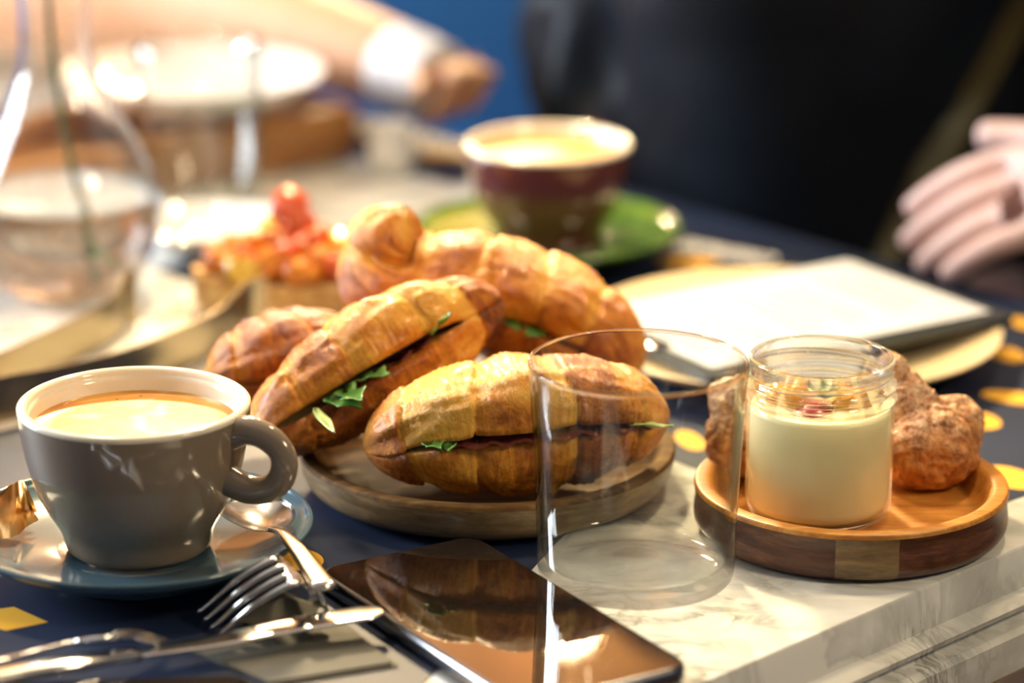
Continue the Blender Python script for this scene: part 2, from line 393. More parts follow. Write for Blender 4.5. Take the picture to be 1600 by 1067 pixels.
link('foot', lathe([(0, 0), (.26, 0), (.27, .015), (.22, .03), (0, .03)], 40), 'gunmetal', tb, loc=(-.28, -.16, 0), smooth=40)

# far-edge frame: s along the far edge, d inwards
E0 = W(480, 165).xy; fdir = (E0-W(1310, 400).xy).normalized(); nin = Vector((-fdir.y, fdir.x))
if nin.y > 0: nin = -nin
def T(s, d): return E0+fdir*s+nin*d
def blob(c, rx, ry, rot, z, n=22, pointy=False):
    pts = []
    for k in range(n):
        a = 2*PI*k/n; x, y = rx*math.cos(a), ry*math.sin(a)
        if pointy: x = rx*math.copysign(abs(math.cos(a))**1.6, math.cos(a)); y = ry*math.copysign(abs(math.sin(a))**1.6, math.sin(a))
        pts.append((c.x+x*math.cos(rot)-y*math.sin(rot), c.y+x*math.sin(rot)+y*math.cos(rot)))
    return poly_slab(pts, z, z+.00012)
def mat_sheet(label, quad, dots):
    c = sum((Vector(q) for q in quad), Vector((0, 0)))/len(quad)
    o = thing('paper_placemat', (c.x, c.y, 0), label, 'placemat', 'navy paper placemats on the table')
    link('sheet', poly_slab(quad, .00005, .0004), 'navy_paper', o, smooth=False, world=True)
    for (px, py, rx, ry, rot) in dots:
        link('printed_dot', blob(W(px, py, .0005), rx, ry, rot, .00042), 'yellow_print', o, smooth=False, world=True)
    return o
m1 = mat_sheet('narrow navy paper placemat with yellow dots along the far edge behind the wooden tray', [T(-.215, -.009), T(-.215, .058), T(.16, .058), T(.16, -.009)],
    [(525, 188, .016, .010, 0), (610, 211, .016, .010, 0), (692, 240, .016, .010, 0)])
m2 = mat_sheet('navy paper placemat with yellow dots and white lettering under the cream plate', [T(-.25, -.009), T(-.25, .285), T(-.762, .285), T(-.762, -.009)],
    [(1075, 409, .016, .009, 0), (1574, 554, .008, .012, .3), (1590, 622, .017, .0085, -.5), (1534, 657, .008, .012, .2), (1578, 746, .010, .0155, .4), (1078, 688, .006, .014, .2), (1600, 505, .006, .010, .2), (1010, 640, .008, .01, 0)])
m3 = mat_sheet('navy paper placemat with a yellow diamond under the slate saucer and cutlery', [T(-.648, .335), T(-.42, .335), T(-.42, .85), T(-.80, .85), T(-.752, .515)],  # right edge widened, its dark paper standing in for shade on the marble
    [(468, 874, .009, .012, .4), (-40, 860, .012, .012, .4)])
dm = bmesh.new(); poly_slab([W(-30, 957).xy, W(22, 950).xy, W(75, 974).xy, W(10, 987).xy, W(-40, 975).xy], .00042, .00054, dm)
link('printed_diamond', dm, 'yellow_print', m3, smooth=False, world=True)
# white lettering on the far placemat
def text_mesh(body, size):
    cu = bpy.data.curves.new('lettering', 'FONT'); cu.body = body; cu.size = size; cu.extrude = .00006; cu.offset = .0006
    o = bpy.data.objects.new('lettering', cu); COL.objects.link(o)
    dg = bpy.context.evaluated_depsgraph_get(); me = bpy.data.meshes.new_from_object(o.evaluated_get(dg))
    bpy.data.objects.remove(o); return me
tm = text_mesh('ESPRESSO', .0175)
a_, b_ = W(1050, 385, .0006), W(1198, 412, .0006)
wx = max(v.co.x for v in tm.vertices); d_ = (b_-a_); ang = math.atan2(d_.y, d_.x)
tm.transform(Matrix.Translation(a_) @ Matrix.Rotation(ang, 4, 'Z') @ Matrix.Diagonal((d_.length/wx, 1.25, 1, 1)))
link('lettering', tm, 'white_print', m2, smooth=False, world=True)

# ------------------------------------------------------------------ round wooden boards
def board(name, loc, R, H, label, top, side, inlay=None, rb=.84, rimw=.006, floor=.0095):
    o = thing(name, loc, label, 'serving board')
    n = 96
    outer = smooth_prof([(R*rb-.006, 0), (R*rb, .0008), (R*(rb+1)/2+.002, H*.28), (R-.0006, H*.68), (R, H-.002)], 5)
    bm = lathe([(0, 0)]+outer, n)
    if inlay:      # side block of another wood: its own part, cut out of the rim
        a0, a1 = inlay
        k0, k1 = round(a0/360*n), round(a1/360*n)
        dele = []
        for f in bm.faces:
            c = f.calc_center_median(); a = math.degrees(math.atan2(c.y, c.x)) % 360
            if a0+.01 < a < a1 and c.xy.length > R*rb: dele.append(f)
        bmesh.ops.delete(bm, geom=dele, context='FACES')
        ib = bmesh.new(); pr = [p for p in outer[4:]]
        rr = [[ib.verts.new(((p[0]+.0002)*math.cos(2*PI*k/n), (p[0]+.0002)*math.sin(2*PI*k/n), p[1])) for p in outer] for k in range(k0, k1+1)]
        for A, B in zip(rr, rr[1:]):
            for q in range(len(A)-1): ib.faces.new((A[q], B[q], B[q+1], A[q+1]))
        link('inlay_block', ib, 'mango_side', o)['label'] = 'paler wooden block set into the dark side'
    link('side', bm, side, o)
    link('rim', lathe(smooth_prof([(R, H-.002), (R-.0005, H-.0004), (R-.0018, H), (R-rimw+.001, H), (R-rimw-.001, H-.0014)], 4)+[(R-rimw-.003, floor+.003), (R-rimw-.0055, floor+.0005), (R-rimw-.008, floor), (0, floor)], n), top, o)
    return o
BF = .0090
b1 = board('round_serving_board', (-.0103, 1.1935, .0006), .0775, .0185, 'round pale wooden board holding the pile of filled croissants', 'mango_shaded', 'mango_side', floor=BF, rb=.86)
b2 = board('round_dessert_board', (.134, 1.143, .0003), .0620, .0205, 'small round acacia board with a dark side carrying the jar and two buns', 'acacia_gold', 'acacia_dark', inlay=(258, 283), floor=.0100, rb=.93, rimw=.0065)

# ------------------------------------------------------------------ cups and saucers
def saucer(loc, R, H, glz, label):
    o = bpy.data.objects
    pr = smooth_prof([(.030, .0), (.034, .0002), (.036, .003), (R*.78, .0085), (R*.95, H-.004), (R-.0006, H-.0012), (R, H-.0004), (R-.0012, H+.0003), (R*.93, H-.0025), (R*.76, .0125), (.034, .0095), (.030, .0088)], 5)
    ob = link('saucer', lathe([(0, .0025), (.028, .0025)]+pr+[(0, .0088)], 96), glz, None, loc)
    return tag(ob, label, 'saucer')
def cup(loc, R, H, glz, inner, label, fillz, crema, handle=None, rf=.55, hs=1.0):
    o = thing('coffee_cup', loc, label, 'cup')
    out = smooth_prof([(R*rf-.004, .0), (R*rf, .0012), (R*.68, H*.16), (R*.84, H*.38), (R*.935, H*.62), (R*.985, H*.85), (R, H-.0022)], 6)
    lip = smooth_prof([(R, H-.0022), (R-.0002, H-.0008), (R-.0018, H), (R-.0036, H-.0009), (R-.0044, H-.003)], 4)
    inn = smooth_prof([(R-.0044, H-.003), (R*.935-.0042, H*.75), (R*.86-.004, H*.5), (R*.62, H*.2), (R*.3, H*.13)], 6)
    link('body', lathe([(0, .002), (R*rf-.008, .0018)]+out, 96), glz, o)
    link('lining', lathe(lip+inn+[(0, H*.12)], 96), inner, o)['label'] = 'cream glazed rim and lining'
    # radius of the lining at the filling height
    rz = min((abs(z-fillz), r) for r, z in inn)[1]
    cm = lathe([(0, fillz-.0004), (rz*.4, fillz-.0003), (rz*.8, fillz), (rz*.97, fillz+.0003), (rz+.0006, fillz+.0012)], 72)
    link('coffee', cm, crema, o)['label'] = 'golden milk coffee with foam'
    if handle is not None:
        a = handle; ux = Vector((math.cos(a), math.sin(a), 0))
        pts = [(R*.92, H*.86), (R*1.12, H*.90), (R*1.36, H*.86), (R*1.50, H*.75), (R*1.47, H*.61), (R*1.32, H*.52), (R*1.10, H*.50), (R*.86, H*.55)]
        pts = [(R*.9+(x-R*.9)*hs, z) for x, z in pts]
        path = catmull([ux*x+Vector((0, 0, z)) for x, z in pts], 7)
        n_ = len(path); rad = [.0052+.0012*abs(2*i/(n_-1)-1)**3 for i in range(n_)]
        link('handle', sweep(path, rad, 18, up=Vector((-ux.y, ux.x, 0)), flat=.85), glz, o)
    return o
FS = W(207, 805, .022); FC = Vector((-.1425, 1.0985, .0102))
saucer((-.1435, 1.1000, .0006), .0675, .0190, 'slate_glaze', 'glossy slate blue saucer under the taupe coffee cup')
c1 = cup(FC, .0440, .0585, 'taupe_glaze', 'cream_glaze', 'glossy taupe coffee cup with cream lining, full of foamy coffee, front left', .0490, 'crema', handle=math.radians(-22), hs=.86, rf=.62)
# dried crema stain on the inside of the far wall
bm = bmesh.new(); R_, H_ = .0440, .0585; seg = 40
for k in range(seg):
    a0, a1 = [math.radians(20+140*(k+q)/seg) for q in (0, 1)]
    h0, h1 = [.0498+.0042*(1-abs(2*(k+q)/seg-1)**4)*(.75+.5*noise.noise(Vector(((k+q)*.35, 2, 0)))) for q in (0, 1)]
    rl = lambda z: .0392+(z-.0495)*.07
    v = [bm.verts.new((rl(z)*math.cos(a), rl(z)*math.sin(a), z)) for a, z in ((a0, .0490), (a1, .0490), (a1, h1), (a0, h0))]
    bm.faces.new(v)
bmesh.ops.remove_doubles(bm, verts=bm.verts[:], dist=1e-6)
link('crema_stain', bm, 'crema_stain', c1)
GC = Vector((.0185, 1.537, .0102))
saucer((.0185, 1.540, .0006), .0690, .0175, 'green_glaze', 'glossy green saucer under the dark red cup at the back')
c2 = cup(GC, .0430, .0530, 'maroon_glaze', 'cream_glaze', 'dark red coffee cup with cream rim on the green saucer at the back', .0455, 'crema_dark', handle=math.radians(62), rf=.66)

# ------------------------------------------------------------------ tumbler and jar
tl = link('glass_tumbler', lathe([(0, .0012), (.012, .0014), (.026, .0008), (.0335, 0), (.0358, .0006), (.0372, .0025), (.0376, .006), (.0383, .03), (.0396, .06), (.0412, .0845), (.0413, .0856), (.0409, .0864), (.0402, .0864), (.0398, .0856), (.0383, .06), (.0369, .03), (.0360, .0115), (.0345, .0082), (.030, .0066), (.020, .0060), (.0135, .0068), (.0095, .0062), (0, .0050)], 128), ['thin_glass', 'clear_glass'], None, W(989, 901, 0)+Vector((.001, -.001, .0006)))
for f_ in tl.data.polygons:      # thick base and rim refract, the thin wall between them does not
    zc = f_.center.z; f_.material_index = 1 if zc < .0095 or zc > .0846 else 0
tag(tl, 'empty straight clear glass tumbler on the marble beside the phone', 'glass')
JL = W(1277, 800, .0106)
jr = thing('dessert_jar', JL, 'glass jar of pale custard with fruit and herb topping on the dark round board', 'dessert jar')
g = [(0, .0010), (.018, .0010), (.0225, 0), (.0262, .0008), (.0282, .0035), (.0287, .007), (.0288, .040), (.0287, .0445), (.0279, .0462), (.0276, .0468), (.0292, .0478), (.0297, .0488), (.0292, .0499), (.0277, .0508), (.0276, .0520)]
g += [(.0290, .0531), (.0294, .0539), (.0290, .0547), (.0277, .0556), (.0276, .0605), (.0281, .0622), (.0283, .0633), (.0280, .0644), (.0273, .0648), (.0266, .0645), (.0262, .0634), (.0261, .060), (.0262, .0475), (.0270, .043), (.0272, .008), (.0262, .0045), (.022, .003), (0, .0028)]
link('glass', lathe(g, 112), 'jar_glass', jr)
link('custard', lathe([(0, .0029), (.022, .0031), (.0263, .0046), (.02735, .008), (.02715, .043), (.0268, .0450), (.0255, .0452), (.018, .0456), (0, .0457)], 80), 'custard', jr)
# screw thread: two raised ribs on the neck
for a0 in (200, 20):
    pts = [Vector((.0281*math.cos(math.radians(a0+q)), .0281*math.sin(math.radians(a0+q)), .0568+.0030*q/150)) for q in range(0, 151, 5)]
    n_ = len(pts); link('thread', sweep(pts, [.0012*min(1, 4*min(i, n_-1-i)/(n_-1)+.15) for i in range(n_)], 10), 'jar_glass', jr)
def cube_bit(name, c, s, m, parent, seed):
    r = random.Random(seed)
    bm = bmesh.new(); bmesh.ops.create_cube(bm, size=1); bmesh.ops.bevel(bm, geom=bm.edges[:], offset=.16, segments=2, affect='EDGES')
    M = Matrix.Translation(c) @ Matrix.Rotation(r.uniform(0, 3), 4, 'Z') @ Matrix.Rotation(r.uniform(-.5, .5), 4, 'X') @ Matrix.Rotation(r.uniform(-.5, .5), 4, 'Y') @ Matrix.Diagonal((s*r.uniform(.8, 1.25), s*r.uniform(.7, 1.1), s*r.uniform(.65, .95), 1))
    bm.transform(M)
    for v in bm.verts: v.co += Vector((noise.noise(v.co*300), noise.noise(v.co*300+Vector((9, 0, 0))), noise.noise(v.co*300+Vector((0, 9, 0)))))*s*.12
    return link(name, bm, m, parent)
link('berry_sauce', lathe([(0, .0018), (.005, .0016), (.0085, .0009), (.0095, 0), (0, -.0002)], 32), 'berry', jr, (-.004, -.011, .0455))
for k, (x, y) in enumerate([(-.013, -.007), (-.016, .000), (.009, -.010), (.013, -.004), (.011, .005), (-.009, .006)]):
    cube_bit('fruit_cube', (x, y, .0476), .0095, 'mango', jr, k+40)
def leaf_mesh(L, Wd, seed, curl=.3, lobes=0):
    """a thin leaf with a mid rib, along +x"""
    r = random.Random(seed); bm = bmesh.new(); n = 12; rows = []
    for i in range(n+1):
        s = i/n; hw = Wd*.5*(math.sin(PI*min(1, s**.8))**.7)*(1+(.35*math.sin(s*lobes*2*PI) if lobes else 0))
        z = curl*L*(s*s)*.5; row = []
        for q in (-1, -.5, 0, .5, 1):
            row.append(bm.verts.new((s*L, q*hw, z+abs(q)*hw*.35+.0006*math.sin(9*s+3*q+seed))))
        rows.append(row)
    for a, b in zip(rows, rows[1:]):
        for k in range(4): bm.faces.new((a[k], b[k], b[k+1], a[k+1]))
    bmesh.ops.remove_doubles(bm, verts=bm.verts[:], dist=1e-5)
    bmesh.ops.solidify(bm, geom=bm.faces[:], thickness=.0003)
    return bm
for k in range(5):
    bm = leaf_mesh(.0085, .005, k, .6, 2); bm.transform(Matrix.Translation((.001, -.003, .0485)) @ Matrix.Rotation(k*1.3+.4, 4, 'Z') @ Matrix.Rotation(-.45, 4, 'Y'))
    link('herb_leaf', bm, 'leaf', jr)

# ------------------------------------------------------------------ sugared buns
def bun(loc, lobes, label, seed):
    """lobes: (centre, radius, squash) blended into one crusty surface; loc is on the board floor"""
    bm = bmesh.new(); bmesh.ops.create_icosphere(bm, subdivisions=6, radius=1)
    cen = sum((Vector(l[0]) for l in lobes), Vector())/len(lobes)
    lay = bm.verts.layers.float.new('sugar')
    for v in bm.verts:
        d = v.co.normalized(); best = 0
        # furthest hit along d from the common centre over all lobes, softly blended
        acc = 0
        for c, r, sq in lobes:
            oc = Vector(cen)-Vector(c); oc.z /= sq; dd = Vector((d.x, d.y, d.z/sq))
            A = dd.dot(dd); B = oc.dot(dd); C = oc.dot(oc)-r*r; q = B*B-A*C
            if q > 0:
                h = (-B+math.sqrt(q))/A
                if h > 0: acc += h**14
        R = acc**(1/14) if acc > 0 else .01
        p = cen+d*R
        n1 = fbm(p*85+Vector((seed, 0, 0)), 4); n2 = fbm(p*320+Vector((0, seed, 0)), 3)
        p += d*(n1*.0022+n2*.0007)
        crack = abs(noise.noise(p*120+Vector((seed*3, 0, 0))))
        p -= d*max(0, .12-crack)*.010
        p.z = max(p.z, .0002+.0004*n2 if p.z < .001 else p.z)
        v.co = p
        v[lay] = min(1, max(0, (d.z+.18)*1.8+n1*.6))
    o = link('sugared_bun', bm, 'bun_crust', None, loc)
    return tag(o, label, 'bun', 'sugared buns on the dark board')
bun(W(1452, 742, .0106)+Vector((-.004, -.005, 0)), [((0, -.004, .016), .0215, .85), ((.012, .006, .020), .0135, 1.0), ((-.010, .004, .030), .0150, 1.05), ((-.012, .002, .046), .0060, 1.2), ((.004, .0, .012), .0175, .6)], 'crusty brown bun dusted with sugar, right of the custard jar', 3)
bun(Vector((.0945, 1.1755, .0106)), [((0, 0, .016), .0170, .95), ((-.004, .003, .030), .0115, 1.0), ((-.003, -.001, .010), .0125, .7)], 'crusty sugared bun half hidden behind the tumbler and custard jar', 8)

# ------------------------------------------------------------------ croissant sandwiches
def croissant(label, spine, HW, HT, HB, up, seed, bands, openings, ham, leaves, taper=(.42, .42), pw=2.4, gap=.0035, brownness=0.0, twist=.5, cols=None):
    """spine: world control points. HW half width, HT/HB heights above/below the cut. Cut opens to the camera side."""
    rnd = random.Random(seed); M, N = 150, 44
    P = catmull([Vector(p) for p in spine], 40)
    # arc-length resample
    L = [0]
    for a, b in zip(P, P[1:]): L.append(L[-1]+(b-a).length)
    tot = L[-1]; Q = []; j = 0
    for i in range(M+1):
        t_ = tot*i/M
        while j < len(L)-2 and L[j+1] < t_: j += 1
        f = (t_-L[j])/max(L[j+1]-L[j], 1e-9); Q.append(P[j].lerp(P[j+1], f))
    c0 = Q[M//2]
    o = thing('croissant_sandwich', (c0.x, c0.y, max(BF, min(q.z for q in Q)-HB)), label, 'croissant', 'filled croissants on the round board')
    frames = []
    for i in range(M+1):
        T_ = (Q[min(i+1, M)]-Q[max(i-1, 0)]).normalized(); up_ = Vector(up)
        side = T_.cross(up_).normalized()          # towards the camera side for a left-to-right spine
        frames.append((Q[i], T_, side, side.cross(T_).normalized()))
    edges = [-1.0]+list(bands)+[1.0]; col = [rnd.uniform(-.18, .28)+brownness for _ in edges]
    if cols: col = list(cols)+[0]*(len(edges)-len(cols))
    def env(s):
        tp = taper[0] if s < 0 else taper[1]
        return max(.04, (1-abs(s)**(pw+1.6))**.55)*(1-tp*abs(s)**1.3*.55)
    def relief(s, th):
        """radius factor and browning of the rolled layers at (s, theta)"""
        sb = s+twist*.16*math.cos(th)*(1 if s < 0 else -1)+.018*noise.noise(Vector((s*3, th*1.3, seed)))
        sb = min(.9999, max(-.9999, sb)); k = 0
        while k < len(edges)-2 and sb > edges[k+1]: k += 1
        a, b = edges[k], edges[k+1]; v = (sb-a)/(b-a)
        mid = -1 if (a+b)/2 < 0 else 1              # each turn steps down towards the tips
        if k == len(edges)//2-1 or abs(a+b) < .12: bump = math.sin(PI*v)**.45; 
        else:
            q = v if mid > 0 else 1-v
            bump = (1-q)**.5*.55+.45*math.sin(PI*min(1, q*1.0))**.5 if q > .0 else 1
            bump *= min(1, q/.05)**.5 if q < .05 else 1
        br = col[k]+.10+.36*bump
        # flaky lamination: a few stretched thin layers show near the edge of each turn
        lam = .5+.5*math.sin((v*(b-a))*150+4*noise.noise(Vector((s*4, th*1.1, seed+4))))
        lam *= max(0, 1-abs(v-(.86 if mid > 0 else .14))/.24)
        return .85+.15*bump-.015*lam, br-.30*lam
    def half(name, topside):
        bm = bmesh.new(); uvl = bm.loops.layers.uv.new('UVMap'); lb = bm.verts.layers.float.new('brown'); lc = bm.verts.layers.float.new('crumb')
        rings = []; K = 10; meta = {}
        for i in range(M+1):
            s = 2*i/M-1; c, T_, sd, u = frames[i]; e = env(s); ring = []
            open_ = gap*max(0, 1-((s-openings[0])/openings[1])**2)**.5 if abs(s-openings[0]) < openings[1] else .0
            for j in range(N+1):                     # outer skin, camera side (th=0) over to the back (th=pi)
                th = PI*j/N; rf, br = relief(s, th if topside else -th)
                y = HW*e*rf*math.copysign(abs(math.cos(th))**.82, math.cos(th)); z = (HT if topside else HB)*e*rf*abs(math.sin(th))**(.82 if topside else .62)
                p0 = Vector((s*tot*18, math.cos(th)*2.2, math.sin(th)*2.2+(0 if topside else 7)+seed*11))
                nz = fbm(p0*.55, 4)*.0022+fbm(p0*2.2, 3)*.0006+fbm(Vector((s*tot*420, th*1.5, seed)), 3)*.0005
                if not topside: br = br*.7+.30+.10*math.sin(th)
                lift = (open_*(.5+.5*math.cos(th)) if topside else 0)
                nrm = (sd*math.cos(th)+u*(math.sin(th) if topside else -math.sin(th)))
                p = c+sd*y+u*((z+lift) if topside else -z)+nrm*nz*min(1, e*1.6)
                v = bm.verts.new(p); v[lb] = br+.15*fbm(p0*.5, 3); v[lc] = 0
                meta[v] = (i/M, th/PI); ring.append(v)
            y0, y1 = ring[0].co, ring[-1].co; rag = .0007
            for q in range(1, K):                    # cut face from the back to the front
                f = q/K; p = y1.lerp(y0, f)+u*(rag*fbm(Vector((s*40, f*5, seed+(3 if topside else 0))), 3)-(.0009*math.sin(PI*f) if not topside else -.0009*math.sin(PI*f)))
                v = bm.verts.new(p); v[lb] = 0; v[lc] = 1; meta[v] = (i/M, 1+f); ring.append(v)
            rings.append(ring)
        n = len(rings[0])
        for a, b in zip(rings, rings[1:]):
            for k in range(n): bm.faces.new((a[k], a[(k+1) % n], b[(k+1) % n], b[k]))
        bm.faces.new(rings[0][::-1]); bm.faces.new(rings[-1])
        for f in bm.faces:
            for lp in f.loops: lp[uvl].uv = meta[lp.vert]
        return link(name, bm, CRUST, o, world=True)
    half('top_half', True); half('bottom_half', False)
    # fillings: wavy slices that show in the slit
    for (s0, s1, out, m_, nm) in ham:
        bm = bmesh.new(); rows = []; n_ = 40
        for k in range(n_+1):
            s = s0+(s1-s0)*k/n_; i = min(M, max(0, round((s+1)/2*M))); c, T_, sd, u = frames[i]; e = env(s); row = []
            edge_f = min(1, 6*min(k, n_-k)/n_)
            for q in range(6):
                f = q/5; y = HW*e*(-.5+1.5*f)+(out*edge_f+.0012*noise.noise(Vector((s*14, seed, 5))))*(f**3)
                row.append(bm.verts.new(c+sd*y+u*(gap*.35*f+.0009*math.sin(s*34+seed+f*2)*f-.0006-.0022*edge_f*max(0, f-.8)*5*abs(noise.noise(Vector((s*9, seed, 1)))))))
            rows.append(row)
        for a, b in zip(rows, rows[1:]):
            for k in range(5): bm.faces.new((a[k], b[k], b[k+1], a[k+1]))
        bmesh.ops.solidify(bm, geom=bm.faces[:], thickness=.0011)
        link(nm, bm, m_, o, world=True)
    for (s, Ll, Wd, yaw, out, dz, m_, dip) in leaves:
        i = min(M, max(0, round((s+1)/2*M))); c, T_, sd, u = frames[i]
        bm = leaf_mesh(Ll, Wd, seed+int(s*100), .15, 2 if m_ == 'leaf' else 0)
        base = c+sd*(HW*env(s)*.97+out-Ll*.35)+u*(gap*.3+dz)
        X = (sd*math.cos(yaw)+T_*math.sin(yaw)+u*dip).normalized(); Y = u.cross(X).normalized(); Zv = X.cross(Y)
        Mx = Matrix((X, Y, Zv)).transposed().to_4x4(); Mx.translation = base
        bm.transform(Mx); link('salad_leaf' if m_ == 'leaf' else 'salad_stem', bm, m_, o, world=True)
    return o
croissant('filled croissant with ham lying across the front of the round board behind the tumbler',
    [D(568, 702, 1.147), D(670, 668, 1.150), D(800, 650, 1.155), D(930, 640, 1.161), D(1044, 648, 1.169)],
    .0280, .0225, .0295, (0, -.08, 1), 1, (-.66, -.24, .24, .64), (.02, .78), [(-.55, .42, .0016, 'ham', 'ham_slice'), (.3, .85, .0008, 'ham', 'ham_slice')],
    [(-.60, .014, .007, .3, .002, .0012, 'leaf', .1), (-.45, .012, .005, -.3, .001, .001, 'leaf', 0), (.62, .018, .0022, 1.35, .004, .0012, 'leaf_stem', 0)], gap=.0046, cols=(.08, -.42, -.16, .26, -.06))
croissant('filled croissant with salad leaves leaning up to the right behind the taupe cup',
    [D(396, 684, 1.158), D(475, 644, 1.174), D(588, 576, 1.195), D(690, 514, 1.213), D(782, 464, 1.228)],
    .0245, .0255, .0215, (-.42, .22, 1), 2, (-.64, -.22, .26, .62), (-.18, .75), [(-.5, .35, .0012, 'ham', 'ham_slice')],
    [(-.55, .020, .009, .2, .005, .001, 'leaf', -.5), (-.42, .022, .010, -.2, .005, .0008, 'leaf', -.3), (-.28, .018, .009, .3, .003, .001, 'leaf', -.2), (.28, .013, .006, .8, .006, .0015, 'leaf', .3), (-.66, .022, .004, -.3, .008, 0, 'leaf_stem', -.6)], gap=.0050, cols=(.0, .20, -.12, -.32, .30))
croissant('glazed croissant lying at the back left of the pile beside the steel tongs',
    [D(322, 592, 1.228), D(400, 575, 1.234), D(485, 550, 1.246), D(560, 532, 1.258)],
    .0225, .0200, .0190, (-.05, -.05, 1), 5, (-.62, -.2, .2, .6), (-.4, .5), [], [], gap=.001, brownness=.12)
croissant('filled croissant with a raised horn on top of the back of the pile',
    [D(634, 322, 1.268), D(606, 385, 1.268), D(622, 436, 1.266), D(700, 448, 1.266), D(800, 466, 1.264), D(890, 502, 1.258), D(955, 550, 1.250), D(985, 600, 1.245)],
    .0250, .0235, .0260, (.25, -.25, 1), 4, (-.66, -.38, -.05, .28, .6), (.25, .7), [(-.2, .1, .0015, 'ham', 'ham_slice')],
    [(.18, .014, .006, .5, .004, .001, 'leaf', .2), (.4, .013, .006, -.3, .003, .001, 'leaf', .1)], gap=.0035, taper=(.25, .35), brownness=.08)

# ------------------------------------------------------------------ phones
def phone(label, corner, dx, dy, wx, wy, th, r=.009):
    """corner: world xy of the corner nearest the far end; dx, dy unit directions of the sides"""
    c = Vector((*(corner+dx*wx/2+dy*wy/2), 0)); ux, uy = Vector((*dx, 0)), Vector((*dy, 0))
    o = thing('smartphone', (c.x, c.y, 0), label, 'phone')
    bm = bmesh.new(); rr = []
    for ins, z in ((.0022, .0006), (.0006, .0014), (0, .0028), (0, th-.0024), (.0004, th-.0010), (.0014, th-.0002), (.0020, th)):
        rr.append([bm.verts.new((*p.xy, z)) for p in rounded_rect(c, ux, uy, wx/2-ins, wy/2-ins, r-ins*.6)])
    n = len(rr[0])
    for a, b in zip(rr, rr[1:]):
        for k in range(n): bm.faces.new((a[k], a[(k+1) % n], b[(k+1) % n], b[k]))
    bm.faces.new(rr[0][::-1])
    link('frame', bm, 'steel' if th > .0082 else 'gunmetal', o, world=True, smooth=50)
    bm = poly_slab([p.xy for p in rounded_rect(c, ux, uy, wx/2-.0020, wy/2-.0020, r-.0015)], th-.0012, th+.00005)
    link('screen', bm, 'screen_glass', o, world=True, smooth=False)
    return o
pc = W(735, 838, .008).xy; d1 = (W(1108, 1060, .008).xy-pc).normalized(); d2 = Vector((d1.y, -d1.x))
if d2.x > 0: d2 = -d2
phone('black glass smartphone lying face up between the tumbler and the cutlery', pc+d1*-.002+d2*-.003, d1, d2, .150, .071, .0080)
p2 = W(400, 1051, .0085).xy; e1 = (W(60, 1063, .0085).xy-p2).normalized(); e2 = Vector((-e1.y, e1.x))
if e2.y > 0: e2 = -e2
phone('second smartphone with a bright metal frame at the bottom edge beside the grey napkin', p2, e1, e2, .140, .068, .0086, r=.011)

# ------------------------------------------------------------------ napkin, cutlery
nk = thing('grey_napkin', W(450, 1020, 0), 'folded dark grey paper napkin lying under the knife and fork', 'napkin')
npts = [W(x, y, .001).xy for x, y in ((275, 1008), (545, 978), (622, 1040), (425, 1072))]
link('lower_fold', poly_slab(npts, .0006, .0012), 'grey_paper', nk, smooth=False, world=True)
cN = sum(npts, Vector((0, 0)))/4
link('upper_fold', poly_slab([cN+(p-cN)*.975+Vector((-.0012, .0006)) for p in npts], .0014, .0021), 'grey_paper', nk, smooth=False, world=True)
bm = bmesh.new(); fl = [W(372, 972, .003), W(440, 921, .003), W(500, 948, .004), W(478, 985, .003)]
vs = [bm.verts.new(p) for p in fl]; cv = bm.verts.new(sum(fl, Vector())/4+Vector((0, 0, .006)))
for k in range(4): bm.faces.new((vs[k], vs[(k+1) % 4], cv))
bmesh.ops.solidify(bm, geom=bm.faces[:], thickness=.0006)
link('raised_corner', bm, 'grey_paper', nk, smooth=False, world=True)

def strip(path, widths, th, up=None, n=12):
    return sweep(path, [x/2 for x in widths], n, up=up or Vector((0, 0, 1)), flat=[th/x for x in widths], sq=3.2)
